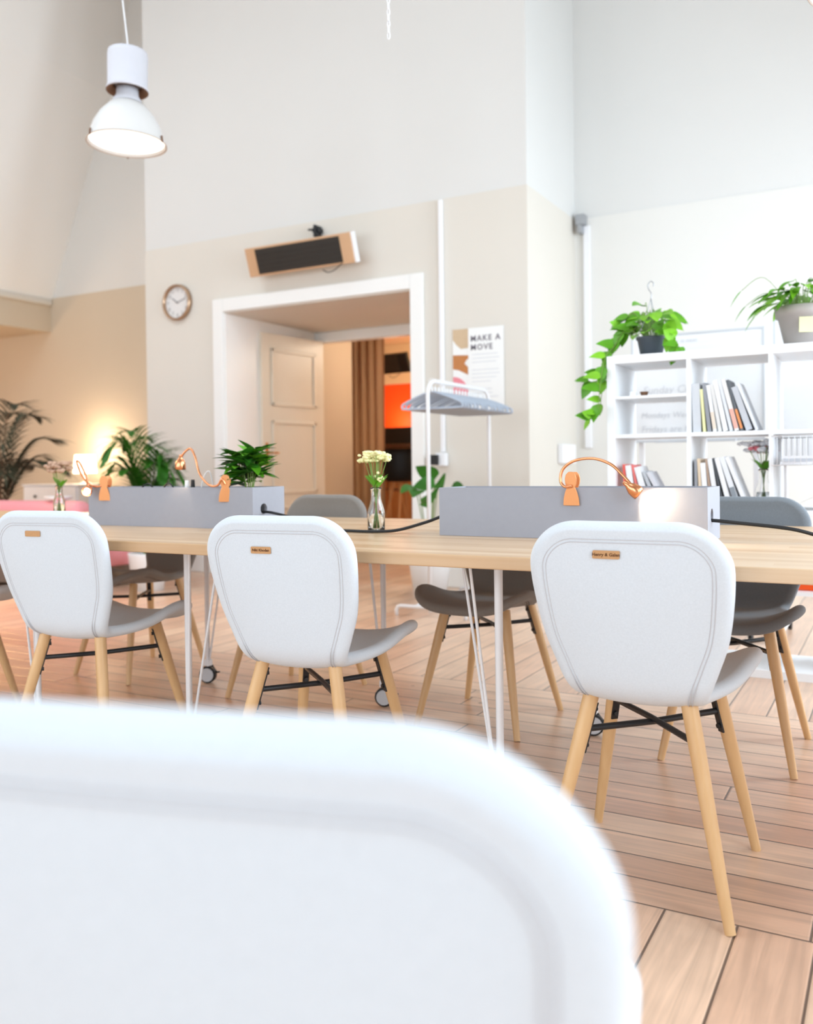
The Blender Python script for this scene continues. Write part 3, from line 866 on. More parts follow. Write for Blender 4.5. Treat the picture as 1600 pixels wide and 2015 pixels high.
# odds and ends in the left box
for x, h, c, lb in ((-2.365, .175, 'pot_white', 'white marker standing in the left cable box'), (-2.335, .178, 'black', 'black marker standing in the left cable box')):
    bm = B(); tube(bm, [(x, F+.06, TZ+.0125), (x, F+.06, TZ+h-.02), (x, F+.06, TZ+h)], [.008, .008, .007], 12)
    tag(obj('marker_pen', bm, MT[c]), lb, 'pen', 'pens in the left cable box')
cable('coiled_cable', [(-2.62, F+.05, TZ+.02), (-2.60, F+.05, TZ+.13), (-2.56, F+.055, TZ+.162), (-2.52, F+.06, TZ+.13), (-2.50, F+.06, TZ+.13), (-2.46, F+.06, TZ+.165), (-2.42, F+.055, TZ+.13), (-2.40, F+.05, TZ+.03)], .003,
      'black cable looping above the rim of the left cable box')
cable('charging_cable', [(-2.28, F+.05, TZ+.02), (-2.285, F+.05, TZ+.13), (-2.27, F+.05, TZ+.19), (-2.25, F+.06, TZ+.205), (-2.24, F+.07, TZ+.12), (-2.24, F+.07, TZ+.02)], .0022,
      'thin white charging cable sticking up from the left cable box', material=MT['pot_white'])

# leafy plant in the left box
def bushy_plant(name, loc, h, spread, n, llen, lwid, label, cat, mats, seed, group=None, stems=7, droop=.5, stem_mat='stem', up=.5, lowf=.35):
    rd = random.Random(seed)
    r = thing(name, label, cat, loc, 0, group)
    bl = [B() for _ in mats]; bs = B()
    for k in range(stems):
        a = 2*pi*k/stems+rd.uniform(-.3, .3); rr = spread*rd.uniform(.15, .55); hh = h*rd.uniform(.55, 1.)
        top = Vector((cos(a)*rr, sin(a)*rr, hh))
        path = spline([(cos(a)*.008, sin(a)*.008, -.02 if True else 0), (cos(a)*rr*.4, sin(a)*rr*.4, hh*.5), top], 5)
        tube(bs, path, .002, 6)
        m_ = max(2, n//stems)
        for q in range(m_):
            f = rd.uniform(lowf, 1.0) if q else 1.
            p = path[int(f*(len(path)-1))]
            b2 = a+rd.uniform(-1.6, 1.6)
            d = Vector((cos(b2), sin(b2), rd.uniform(-.1, up+.3)))
            leaf(rd.choice(bl), p, d, llen*rd.uniform(.7, 1.15), lwid*rd.uniform(.75, 1.15), droop*rd.uniform(.4, 1.4), .2)
    st = obj('stems', bs, MT[stem_mat], r)
    for b_, mm in zip(bl, mats):
        if len(b_.verts): obj('foliage', b_, MT[mm], r)
    return r
pl = bushy_plant('leafy_plant', (-2.09, F+.095, TZ+.07), .225, .085, 120, .092, .044, 'small leafy green plant growing out of the left cable box', 'plant', ['leaf', 'leaf_deep'], 11, stems=10, up=.55, lowf=.62)
bm = B(); lathe(bm, [(0, 0), (.030, 0), (.040, .058), (.040, .060), (.036, .060), (.036, .052), (0, .052)], 24)
obj('plant_pot', bm, MT['pot_grey'], pl).location = (0, 0, -.057)

# glass bottles with flowers
def flower_vase(loc, sc, label, kind, seed, name='flower_vase'):
    rd = random.Random(seed)
    r = thing(name, label, 'vase', loc, 0, 'bottle vases with flowers')
    big = {'yellow': 1.45, 'dried': 2.1, 'mixed': 1.9}[kind]; r.scale = (sc, sc, sc)
    bm = B()
    po = [(0, 0), (.026, 0), (.029, .004), (.029, .062), (.027, .074), (.019, .100), (.0165, .112), (.0165, .138), (.0185, .140), (.0185, .147), (.0165, .148)]
    pi_ = [(.0145, .147), (.0145, .112), (.017, .098), (.0248, .073), (.0265, .061), (.0265, .007), (0, .006)]
    lathe(bm, po+pi_, 32)
    g = obj('bottle', bm, MT['glass'], r)
    bm = B(); lathe(bm, [(0, .0065), (.0262, .0075), (.0262, .060), (0, .060)], 28)
    obj('water', bm, MT['water'], g)
    bs, bf, bl, be = B(), B(), B(), B()
    nst = 13
    for k in range(nst):
        a = 2*pi*k/nst+rd.uniform(-.2, .2)
        if kind == 'yellow': rr = .012+.036*rd.random(); hh = .248+.014*rd.uniform(-1, 1)+.012*(1-rr/.046)
        elif kind == 'dried': rr = .010+.036*rd.random(); hh = .215+.055*rd.random()
        else: rr = .015+.05*rd.random(); hh = .215+.04*rd.random()
        top = Vector((cos(a)*rr, sin(a)*rr, hh))
        pth = spline([(cos(a)*-.008, sin(a)*-.008, .012), (cos(a)*.006, sin(a)*.006, .13), (top.x*.6, top.y*.6, .13+(hh-.13)*.55), top], 5)
        tube(bs, pth, .0011, 5)
        nb = {'yellow': 14, 'dried': 9, 'mixed': 12}[kind]
        for q in range(nb):   # flat umbels of little florets
            o = Vector((rd.gauss(0, .011), rd.gauss(0, .011), rd.uniform(-.004, .005)))
            rs = rd.uniform(.0045, .0070)*big
            tgt = bf if (kind != 'mixed' or k % 4) else be
            s = bmesh.ops.create_icosphere(tgt, subdivisions=1, radius=rs)
            bmesh.ops.transform(tgt, matrix=T(*(top+o)) @ Matrix.Diagonal((1, 1, .7, 1)), verts=s['verts'])
    for k in range(7):
        a = rd.uniform(0, 2*pi)
        leaf(bl, (cos(a)*.008, sin(a)*.008, .135+.02*rd.random()), (cos(a)*.7, sin(a)*.7, 1.0), .055, .022, .5, .2)
    if kind == 'yellow':
        top = Vector((.022, -.015, .18)); tube(bs, [(.004, 0, .12), top], .0011, 5)
        for q in range(12):
            s = bmesh.ops.create_icosphere(bf, subdivisions=1, radius=.0055)
            bmesh.ops.transform(bf, matrix=T(*(top+Vector((rd.gauss(0, .008), rd.gauss(0, .006), rd.gauss(0, .006))))), verts=s['verts'])
    obj('stems', bs, MT['stem'], r)
    obj('blossoms', bf, MT[{'yellow': 'yellow', 'dried': 'dried', 'mixed': 'white_petal'}[kind]], r)
    if len(be.verts): obj('blossoms', be, MT['pink_petal'], r, label='pink blossoms')
    obj('foliage', bl, MT['leaf'], r)
    return r
flower_vase((-1.528, 2.545, TZ+.001), 1.0, 'glass bottle with pale yellow flowers between the two cable boxes', 'yellow', 3)
flower_vase((-3.62, 3.0, TZ+.001), .98, 'glass bottle with dried pinkish flowers at the left end of the table', 'dried', 5)

# ================================================================== PENDANT LAMPS
def pendant(loc, tilt, label, cord_to, lit=True):
    r = thing('pendant_lamp', label, 'lamp', loc, 0, 'white enamel factory pendant lamps')
    r.rotation_euler = tilt
    # origin at bell rim centre
    bm = B()
    o_ = [(.218, 0), (.222, .004), (.215, .012), (.205, .045), (.185, .105), (.150, .165), (.105, .215), (.085, .232)]
    i_ = [(.080, .226), (.100, .208), (.143, .160), (.178, .102), (.198, .044), (.212, .004)]
    lathe(bm, o_+i_, 48, closed=True)
    sh = obj('bell_shade', bm, MT['enamel'], r)
    bm = B(); lathe(bm, [(0, .020), (.207, .018), (.207, .021), (0, .024)], 40)
    obj('lens', bm, MT['lens_lit'] if lit else MT['enamel_in'], r, label='bright frosted glass cover')
    bm = B(); lathe(bm, [(.2185, -.002), (.2225, -.002), (.2225, .004), (.2185, .004)], 48, closed=True)
    rim = obj('rim_ring', bm, MT['rim'], r)
    for a in (255, 15, 135):
        bm = B(); c, s = cos(radians(a)), sin(radians(a))
        box(bm, -.006, .006, -.004, .004, -.006, .032, T(c*.224, s*.224, 0) @ R3('Z', a-90) @ R3('X', 8))
        obj('clip', bm, MT['rust'], rim, smooth=False, bevel=.002)
    bm = B(); lathe(bm, [(.084, .228), (.078, .25), (.062, .275), (.060, .33), (.0, .33)], 32)
    obj('neck', bm, MT['cast'], r)
    bm = B(); lathe(bm, [(.112, .300), (.117, .300), (.117, .315), (.110, .33), (.112, .50), (.108, .522), (.06, .535), (0, .537)] + [], 40)
    lathe(bm, [(.112, .300), (.104, .312), (.075, .345), (.0, .35)], 40)
    obj('ballast_housing', bm, MT['cast'], r)
    bm = B(); lathe(bm, [(.117, .302), (.1165, .298), (.105, .303), (.076, .330), (.074, .334), (.108, .307)], 40, closed=True)
    obj('housing_underside', bm, MT['rust'], r)
    bm = B(); tube(bm, [(0, 0, .535), (0, 0, .56), cord_to], [.006, .004, .004], 8)
    obj('cord', bm, MT['white_metal'], r)
    return r
MT['lens_lit'] = mat('lit_lens', srgb(255, 252, 240), .5, emit=1.5, emcol=(1, .97, .88, 1))
pendant((-3.85, 3.70, 2.815), (radians(-1), radians(1), 0), 'white enamel factory pendant hanging at the upper left', (-.42, -.1, 3.65))
pendant((-.070, 3.6, 2.65), (0, radians(3), 0), 'white enamel factory pendant cut off by the upper right corner', (-.2, 0, 3.8))
bm = B()
zz = 2.72
for k in range(150):
    M = T(-1.833, 3.2, zz+.024*k+.01) @ R3('Z', 90*(k % 2))
    if zz+.024*k > TOP-.03: break
    pts = [M @ Vector((.006*cos(a), 0, .0155*sin(a))) for a in [2*pi*q/10 for q in range(10)]]
    tube(bm, pts, .002, 5, closed=True)
tag(obj('pull_chain', bm, MT['white_metal']), 'thin white chain hanging from the top of the view', 'chain')

# ================================================================== WALL ITEMS
# radiant heater above the doorway
def heater(name, loc, w, rot, label, sc=1):
    r = thing(name, label, 'heater', loc)
    r.rotation_euler = rot
    D, Ht = .06, .245
    bm = B(); box(bm, -w/2, w/2, 0, D, 0, Ht)
    obj('casing', bm, MT['heater_body'], r, smooth=False, bevel=.006)
    bm = B(); box(bm, -w/2+.11, w/2-.11, -.006, -.0005, .018, Ht-.018)
    for z in (.06, .10, .14, .18): box(bm, -w/2+.115, w/2-.115, -.012, -.0055, z, z+.008)
    obj('grill', bm, MT['heater_grill'], r, smooth=False)
    if w > 1:
        bm = B()
        for sx in (-.3, .3): tube(bm, [(sx, .058, .12), (sx, .178, .04)], .01, 8)
        obj('wall_mount', bm, MT['white_metal'], r)
    bm = B(); box(bm, w/2+.0005, w/2+.02, .005, D-.005, .0, Ht)
    obj('end_cap', bm, MT['white_metal'], r, smooth=False, bevel=.004)
    bm = B(); tube(bm, spline([(w/2-.12, -.004, .01), (w/2-.2, -.02, -.035), (w/2-.27, -.01, -.045), (w/2-.32, .0, -.02)], 6), .004, 6)
    obj('lead', bm, MT['black_rubber'], r)
    return r
heater('radiant_heater', (-4.41, 6.16, 2.625), 1.08, (radians(19), 0, 0), 'bronze infrared heater with black grill above the doorway')
bm = B()
box(bm, -4.345, -4.285, 6.24, 6.318, 2.955, 2.99); box(bm, -4.32, -4.30, 6.22, 6.318, 2.91, 3.01); tube(bm, [(-4.30, 6.24, 2.93), (-4.27, 6.21, 2.86)], .004, 6)
tube(bm, [(-4.31, 6.23, 2.97), (-4.37, 6.22, 2.975)], .009, 8)
tag(obj('wall_bracket', bm, MT['black_metal'], smooth=False), 'dark metal bracket on the wall just above the heater', 'bracket')
# clock
def clock():
    r = thing('wall_clock', 'round white wall clock with a steel rim left of the doorway', 'clock', (-5.935, FY-.001, 2.53))
    M = R3('X', 90)
    bm = B(); lathe(bm, [(.140, 0), (.168, 0), (.170, .02), (.166, .045), (.156, .05), (.150, .044), (.146, .02)], 56, M, closed=True)
    obj('rim', bm, MT['clock_rim'], r)
    bm = B(); lathe(bm, [(0, .001), (.148, .001), (.148, .016), (0, .016)], 48, M)
    f = obj('dial', bm, MT['clock_face'], r, auto=40)
    for h in range(1, 13):
        a = radians(90-30*h)
        text_mesh('numeral', str(h), .05, MT['clock_ink'], T(.118*cos(a), -.0165, .118*sin(a)) @ R3('X', 90), f, ext=.0005)
    for nm, ang, L, w in (('hour_hand', 90-30*10-5, .075, .005), ('minute_hand', 90-6*12, .11, .0035)):
        a = radians(ang); bm = B(); box(bm, -.015, L, -w, w, 0, .002, T(0, -.020, 0) @ R3('X', 90) @ R3('Z', ang))
        obj(nm, bm, MT['clock_ink'], r, smooth=False)
clock()
# conduit and socket
def conduit(x, y, z0, z1, label, r_=.022):
    bm = B(); box(bm, x-r_, x+r_, y-.028, y-.001, z0, z1)
    return tag(obj('conduit', bm, MT['white_metal'], smooth=False, bevel=.006), label, 'pipe', 'white cable conduits on the walls')
conduit(-3.16, FY, 1.07, 3.06, 'white vertical conduit on the wall right of the doorway', .018)
bm = B(); box(bm, -3.21, -3.12, FY-.06, FY-.001, .96, 1.065)
s_ = tag(obj('power_socket', bm, MT['white_metal'], smooth=False, bevel=.008), 'white wall socket at the foot of the conduit beside the doorway', 'socket')
bm = B(); box(bm, -3.245, -3.175, FY-.10, FY-.062, .97, 1.05)
obj('plug', bm, MT['black'], s_, smooth=False, bevel=.006)
conduit(-2.33, BY, 1.10, 3.0, 'white vertical conduit in the corner behind the bookshelf', .03)
bm = B(); box(bm, -2.41, -2.33, BY-.09, BY-.002, 3.0, 3.09); box(bm, -2.39, -2.35, BY-.10, BY-.01, 2.93, 3.0)
tag(obj('junction_sensor', bm, MT['grey_metal'], smooth=False, bevel=.006), 'small grey sensor box high in the corner of the walls', 'sensor')
bm = B(); box(bm, BX1+.001, BX1+.05, 6.95, 7.28, .97, 1.13)
tag(obj('switch_box', bm, MT['white_metal'], smooth=False, bevel=.008), 'white switch box on the side face of the wall block', 'switch')
# posters
def poster_art():
    x0, x1, z0, z1 = -3.07, -2.885, 1.42, 2.03
    r = thing('art_print', 'narrow abstract print in tan, brown and pink beside the text poster', 'poster', ((x0+x1)/2, FY-.004, z0))
    w, h = x1-x0, z1-z0
    obj('sheet', box(B(), -w/2, w/2, 0, .002, 0, h), MT['paper'], r, smooth=False)
    def shape(nm, pts, mm): obj(nm, prism(B(), pts, .0008, T(0, -.0010, 0)), MT[mm], r, smooth=False)
    L = -w/2; Rr = w/2
    arc = [(L, h-.14)]+[(L+.07*(1-cos(a))/1+.0, h-.14-.03*sin(a)) for a in [pi*.1*k for k in range(1, 10)]]
    shape('printed_shape', [(L, h), (Rr, h), (Rr, h-.05), (Rr-.035, h-.05), (Rr-.04, h-.15), (L+.07, h-.155), (L+.03, h-.12), (L, h-.08)], 'art_tan')
    shape('printed_shape', [(L, h-.20), (L+.10, h-.205), (Rr-.035, h-.21), (Rr-.04, h-.235), (L+.12, h-.24), (L+.10, h-.27), (L+.13, h-.30), (L+.13, h-.36), (L+.05, h-.32), (L, h-.31)], 'art_brown')
    shape('printed_shape', [(Rr, h-.30), (Rr, h-.46), (Rr-.04, h-.40), (Rr-.03, h-.34)], 'art_tan')
    shape('printed_shape', [(L, h-.37)]+[(L+.13*sin(a), h-.50+.13*cos(a)) for a in [pi/2*k/8 for k in range(1, 9)]]+[(L+.13, h-.56), (L+.05, h-.55), (L, h-.50)], 'art_pink')
poster_art()
def poster_text():
    x0, x1, z0, z1 = -2.935, -2.635, 1.40, 2.03
    r = thing('text_poster', 'white poster reading MAKE A MOVE on the wall behind the clothes rack', 'poster', ((x0+x1)/2, FY-.008, z0))
    w, h = x1-x0, z1-z0
    obj('sheet', box(B(), -w/2, w/2, 0, .002, 0, h), MT['paper'], r, smooth=False)
    for i, s in enumerate(('MAKE A', 'MOVE')):
        text_mesh('headline', s, .062, MT['text_dark'], T(-w/2+.02, -.0012, h-.085-.068*i) @ R3('X', 90), r, ext=.0003, spacing=1.2, bold=.0012, align='LEFT')
    bm = B(); rd = random.Random(4)
    for k in range(12):
        z = h-.21-.03*k
        if k in (3, 8): continue
        box(bm, -w/2+.03, w/2-.03-rd.uniform(0, .09), -.0009, -.0002, z, z+.006)
    obj('small_print', bm, MT['text_grey'], r, smooth=False)
poster_text()

# ================================================================== CLOTHES RACK + HANGERS
rack = thing('clothes_rack', 'white tubular clothes rack standing before the posters', 'rack', (-2.60, 5.44, 0))
bm = B()
ya, yb, zt = -.46, .49, 1.50
pts = [(0, ya, .03), (0, ya, 1.3), (0, ya, zt-.09)]+[(0, ya+.09-.09*cos(a), zt-.09+.09*sin(a)) for a in [pi/2*k/6 for k in range(1, 7)]]+[(0, 0, zt)]+[(0, yb-.09+.09*sin(a), zt-.09+.09*cos(a)) for a in [pi/2*k/6 for k in range(0, 7)]]+[(0, yb, .03)]
tube(bm, pts, .0125, 14)
obj('hoop', bm, MT['white_metal'], rack)
for yy in (ya, yb):
    bm = B()
    pts = [(-.245, yy, .0), (-.245, yy, .035), (-.235, yy, .055), (-.215, yy, .062), (0, yy, .062), (.215, yy, .062), (.235, yy, .055), (.245, yy, .035), (.245, yy, 0)]
    tube(bm, pts, .0125, 12); obj('foot', bm, MT['white_metal'], rack)
for xx in (-.12, .12):
    bm = B(); tube(bm, [(xx, ya, .062), (xx, yb, .062)], .009, 10); obj('base_rail', bm, MT['white_metal'], rack)
HG = None
rdh = random.Random(12)
ys = []
yy = 5.035
while yy < 5.87: ys.append(yy); yy += rdh.uniform(.036, .056)
for k, y in enumerate(ys):
    if HG is None:
        r = thing('clothes_hanger', '', 'hanger', (-2.60, y, 1.5135)); HG = r
        bm = B()
        sh = spline([(0, 0, -.085), (.03, 0, -.088), (.11, 0, -.115), (.19, 0, -.150), (.207, 0, -.163), (.208, 0, -.178), (.195, 0, -.186), (.1, 0, -.188), (0, 0, -.188), (-.1, 0, -.188), (-.195, 0, -.186), (-.208, 0, -.178), (-.207, 0, -.163), (-.19, 0, -.150), (-.11, 0, -.115), (-.03, 0, -.088)], 3, closed=True)
        tube(bm, sh, .0078, 8, closed=True)
        obj('shoulder_bar', bm, MT['hanger'], r)
        bm = B()
        hk = [(0, 0, -.088), (0, 0, -.045)]+[(.019*cos(a)-.0+.0, 0, -.017+.019*sin(a)) for a in [radians(-75+ (255)*q/12) for q in range(13)]]
        tube(bm, hk, .0022, 8); tube(bm, [(0, 0, -.088), (0, 0, -.048)], .0085, 8)
        obj('hook', bm, MT['pot_white'], r)
        r.rotation_euler = (0, 0, radians(4))
        first = r
    else:
        dup(HG, (-2.60, y, 1.5135), radians(rdh.uniform(-4, 5)))
allh = sorted([o for o in COL.objects if o.name.startswith('clothes_hanger')], key=lambda o: o.location.y)
for i, o in enumerate(allh):
    o['group'] = 'empty hangers on the clothes rack'
    if i == 0: o['label'] = 'pale blue-grey clothes hanger nearest the viewer, first on the rack rail'
    elif i == len(allh)-1: o['label'] = 'pale blue-grey clothes hanger farthest from the viewer, last on the rack rail'
    else: o['label'] = 'one of the empty pale blue-grey hangers packed in the middle of the rack rail'

# ================================================================== PLANTS ON THE FLOOR
def palm(name, loc, h, n, label, leafmat, seed, spread=.5, ll=.22, pot=None, leaning=.6, lw=.02):
    rd = random.Random(seed)
    r = thing(name, label, 'plant', loc, 0, 'potted palms')
    bs, bl = B(), B()
    ph = .30
    for k in range(n):
        a = 2*pi*k/n+rd.uniform(-.25, .25); hh = h*rd.uniform(.62, 1.); rr = spread*rd.uniform(.5, 1.)
        tip = Vector((cos(a)*rr, sin(a)*rr, hh*(.86 if rr > .75*spread else 1)))
        ctl = [(cos(a)*.03, sin(a)*.03, ph-.03), (cos(a)*rr*.18, sin(a)*rr*.18, ph+(hh-ph)*.55), (cos(a)*rr*.55, sin(a)*rr*.55, hh*.97), tip]
        path = spline(ctl, 9)
        tube(bs, path, [.005-.0035*i/(len(path)-1) for i in range(len(path))], 6)
        for i in range(8, len(path)-1):
            tg = (path[i+1]-path[i-1]).normalized(); sd = tg.cross(Vector((0, 0, 1)))
            if sd.length < .1: sd = Vector((-sin(a), cos(a), 0))
            sd.normalize(); f = (i-8)/(len(path)-9)
            L_ = ll*(.55+.75*sin(pi*min(1, f*.85+.15)))
            for s in (-1, 1):
                leaf(bl, path[i], tg*.85+sd*s*.75+Vector((0, 0, .10)), L_, lw, .75, .2, 5)
        leaf(bl, path[-1], (path[-1]-path[-2]), ll*.8, lw, .5, .2, 5)
    obj('stems', bs, MT['stem' if leafmat != 'leaf_dark' else 'stem_brown'], r)
    obj('fronds', bl, MT[leafmat], r)
    bm = B(); lathe(bm, [(0, 0), (.12, 0), (.155, ph-.02), (.158, ph), (.145, ph), (.142, ph-.03), (0, ph-.03)], 32)
    p = obj('plant_pot', bm, MT['pot_white' if pot is None else pot], r)
    bm = B(); lathe(bm, [(0, ph-.029), (.141, ph-.029), (.135, ph-.02), (0, ph-.018)], 24); obj('soil', bm, MT['soil'], p)
    return r
palm('potted_palm', (-5.25, 5.2, 0), 1.26, 24, 'green potted palm seen above the left cable box', 'leaf_deep', 21, spread=.37, ll=.18, lw=.019)
palm('potted_palm', (-7.75, 5.7, 0), 1.62, 17, 'tall dark potted palm at the left edge behind the pink sofa', 'leaf_dark', 8, spread=.75, ll=.25, lw=.024)
def floor_plant():
    loc = (-3.0, 5.75, 0)
    r = thing('potted_plant', 'broad-leaved plant in a white pot on the floor behind the clothes rack', 'plant', loc)
    bm = B(); lathe(bm, [(0, 0), (.115, 0), (.155, .27), (.160, .29), (.146, .29), (.140, .25), (0, .25)], 36)
    p = obj('plant_pot', bm, MT['pot_white'], r)
    bm = B(); lathe(bm, [(0, .2505), (.139, .2505), (.13, .258), (0, .26)], 24); obj('soil', bm, MT['soil'], p)
    bs, bl = B(), B(); rd = random.Random(2)
    for (x, y, z, L_) in ((-.02, -.12, .90, .14), (.05, 0, .93, .15), (.08, -.12, .88, .14), (-.06, -.1, .92, .13), (.10, -.05, .96, .16), (.16, .02, .90, .15), (.02, .05, .97, .15), (.2, -.1, .86, .13), (.06, -.15, .84, .14), (-.02, .1, .80, .13)):
        z -= .09
        tube(bs, spline([(x*.1, y*.1, .24), (x*.4, y*.4, .5), (x, y, z-.02)], 6), .0035, 6)
        leaf(bl, (x, y, z-.02), (x*4+rd.uniform(-.5, .3), y*4-.3, .2), L_*1.25, L_*.9, 1.0, .12, 7, normal=(rd.uniform(-.3, .3), -.8, .6))
    obj('stems', bs, MT['stem'], r); obj('foliage', bl, MT['leaf_deep'], r)
floor_plant()

# ================================================================== BOOKSHELF
SY0, SY1 = 4.19, 4.58
SX0 = -1.222; SZT = 1.47; tO = .038; tI = .018; pit = .3505
shelf = thing('bookshelf', 'white open-backed cube bookshelf with books and plants at the right', 'bookshelf', (SX0, SY0, 0))
ncol, nrow = 5, 4
Wt = 2*tO+ncol*.3325+(ncol-1)*tI
dz = SY1-SY0
ch = (SZT-2*tO-(nrow-1)*tI)/nrow
obj('top_panel', box(B(), 0, Wt, 0, dz, SZT-tO, SZT), MT['shelf'], shelf, smooth=False, bevel=.0015)
obj('bottom_panel', box(B(), 0, Wt, 0, dz, 0, tO), MT['shelf'], shelf, smooth=False, bevel=.0015)
for x in (0, Wt-tO): obj('side_panel', box(B(), x, x+tO, 0, dz, tO, SZT-tO), MT['shelf'], shelf, smooth=False, bevel=.0015)
rowz = [tO+i*(ch+tI) for i in range(nrow)]       # floor height of each row
for i in range(1, nrow): obj('shelf_board', box(B(), tO, Wt-tO, .001, dz-.001, rowz[i]-tI, rowz[i]), MT['shelf'], shelf, smooth=False)
colx = [tO+j*(.3325+tI) for j in range(ncol)]
for j in range(1, ncol):
    for i in range(nrow): obj('divider', box(B(), colx[j]-tI, colx[j], .001, dz-.001, rowz[i]+.0003, rowz[i]+ch-.0003), MT['shelf'], shelf, smooth=False)
# thin extra shelf in the first cell
obj('insert_shelf', box(B(), colx[0]+.0005, colx[0]+.332, .004, dz-.01, rowz[3]+ch*.5, rowz[3]+ch*.5+.012), MT['shelf'], shelf, smooth=False)
WX = lambda j: SX0+colx[j]      # world x of a cell's left inner side
# books
book_mats = {}
def bmat(c):
    if c not in book_mats: book_mats[c] = mat('book_cover', srgb(*c), .5, noise=.05, nscale=40)
    return book_mats[c]
def books(x_start, z, y, specs, group):
    """specs: (thickness, height, depth, lean degrees, colour, label, spine stripe colour or None)"""
    x = x_start; prev = None
    for (t, h, d, lean, colr, label, stripe) in specs:
        if prev is not None:
            dl = tan(radians(lean))-tan(radians(prev[0]))
            x += max(0, dl)*min(h, prev[1])*.97
        r = thing('book', label, 'book', (x, y, z+.0006), 0, group)
        # leaning to the left : rotate about Y so that the top goes to -x, pivot at the lower left... keep the lowest corner on the shelf
        a = radians(-lean)
        r.rotation_euler = (0, a, 0)
        # after rotating about the origin by -lean, the lower-left corner would lift the right one up or down; keep it on the board
        drop = sin(radians(lean))*t
        bm = B(); c_ = .0022
        box(bm, 0, t, 0, c_, 0, h); box(bm, 0, c_, c_, d, 0, h); box(bm, t-c_, t, c_, d, 0, h)
        q = obj('cover', bm, bmat(colr), r, smooth=False)
        bm = B(); box(bm, c_+.0002, t-c_-.0002, c_+.0002, d-.004, .003, h-.003)
        obj('pages', bm, MT['paper'], r, smooth=False)
        if stripe:
            bm = B(); box(bm, .0008, t-.0008, -.0006, -.0001, h*.0+.01, h*.42)
            obj('spine_print', bm, bmat(stripe), q, smooth=False)
        r.location.x = x+sin(radians(lean))*0; r.location.z = z+.0006
        x += t/cos(radians(lean))+.0008
        prev = (lean, h)
Wc, Gc, Dk, Lg = (240, 240, 242), (150, 152, 158), (70, 74, 80), (206, 208, 212)
z3 = rowz[3]; z2 = rowz[2]
books(WX(1)+.006, z3, SY0+.02, [
    (.036, .222, .16, 1.5, Lg, 'thick light grey book, leftmost on the upper book row', None),
    (.012, .196, .15, 4, (238, 236, 176), 'pale yellow booklet next to the thick light grey book on the upper row', None),
    (.016, .224, .16, 6, Gc, 'mid grey book right of the pale yellow booklet on the upper row', None),
    (.016, .214, .16, 8, Wc, 'white book right of the mid grey one on the upper row', (232, 214, 196)),
    (.015, .216, .16, 9.5, (224, 222, 220), 'off-white book with grey edge in the middle of the upper row', None),
    (.020, .236, .17, 11, Wc, 'tall white book, middle of the upper row', None),
    (.014, .240, .17, 12.5, (222, 224, 230), 'tall bluish white book on the upper row', None),
    (.018, .240, .17, 14, (236, 232, 230), 'white book with a coral pink lower spine on the upper row', (240, 176, 160)),
    (.012, .238, .17, 15.5, (96, 100, 106), 'dark grey book with an orange lower spine on the upper row', (236, 150, 92)),
    (.026, .205, .16, 18, (196, 198, 204), 'grey marbled book, last but one on the upper row', None),
    (.012, .228, .16, 21, (228, 230, 234), 'thin pale book leaning at the right end of the upper row', None),
], 'books in the upper bookshelf row')
books(WX(1)+.012, z2, SY0+.02, [
    (.013, .225, .16, .5, Gc, 'grey book, leftmost on the lower book row', None),
    (.012, .232, .16, 2.5, (228, 206, 178), 'tan and cream book second on the lower row', (176, 178, 184)),
    (.022, .212, .16, 4, Wc, 'white book third on the lower row', None),
    (.010, .232, .16, 6, (176, 150, 132), 'thin brown-topped book on the lower row', (240, 240, 240)),
    (.020, .232, .16, 8, (236, 236, 238), 'white book before the dark gap on the lower row', None),
    (.010, .236, .17, 11, Dk, 'thin black book in the middle of the lower row', None),
    (.020, .238, .17, 14, Wc, 'tall white book right of the thin black one', None),
    (.022, .244, .17, 17, (232, 234, 238), 'tall white book with a grey spine patch on the lower row', (140, 148, 156)),
    (.016, .250, .17, 21, Wc, 'white book leaning at the right end of the lower row', None),
], 'books in the lower bookshelf row')
books(WX(0)+.040, z2, SY0+.02, [
    (.012, .210, .15, 3, (232, 96, 84), 'slim red book in the leftmost lower cell of the bookshelf', None),
    (.028, .205, .15, 7, Wc, 'thick white book between the two red books', None),
    (.010, .210, .15, 11, (236, 120, 116), 'second slim red book in the leftmost lower cell', None),
    (.028, .200, .15, 15, Wc, 'thick white book right of the red books', None),
    (.016, .185, .15, 22, (190, 194, 200), 'grey book leaning in the leftmost lower cell', None),
    (.016, .190, .15, 28, (216, 216, 222), 'pale book leaning flattest in the leftmost lower cell', None),
], 'books in the leftmost lower cell')
# small items on the insert shelf
zi = rowz[3]+ch*.5+.012
bm = B(); lathe(bm, [(0, 0), (.012, 0), (.02, .022), (.021, .024), (.018, .024), (.01, .004), (0, .004)], 24)
tag(obj('small_bowl', bm, MT['rust']), 'tiny brown bowl on the thin insert shelf', 'bowl').location = (SX0+colx[0]+.115, SY0+.10, zi+.0005)
bm = B(); box(bm, -.014, .014, -.01, .01, 0, .024)
tag(obj('small_card_box', bm, MT['paper'], smooth=False, bevel=.001), 'tiny white box beside the brown bowl', 'box').location = (SX0+colx[0]+.068, SY0+.08, zi+.0005)
# flower vase on the lower row
flower_vase((WX(1)+.28, SY0+.24, z2+.0008), 1.22, 'glass vase with white and pink flowers standing on the bookshelf', 'mixed', 9)
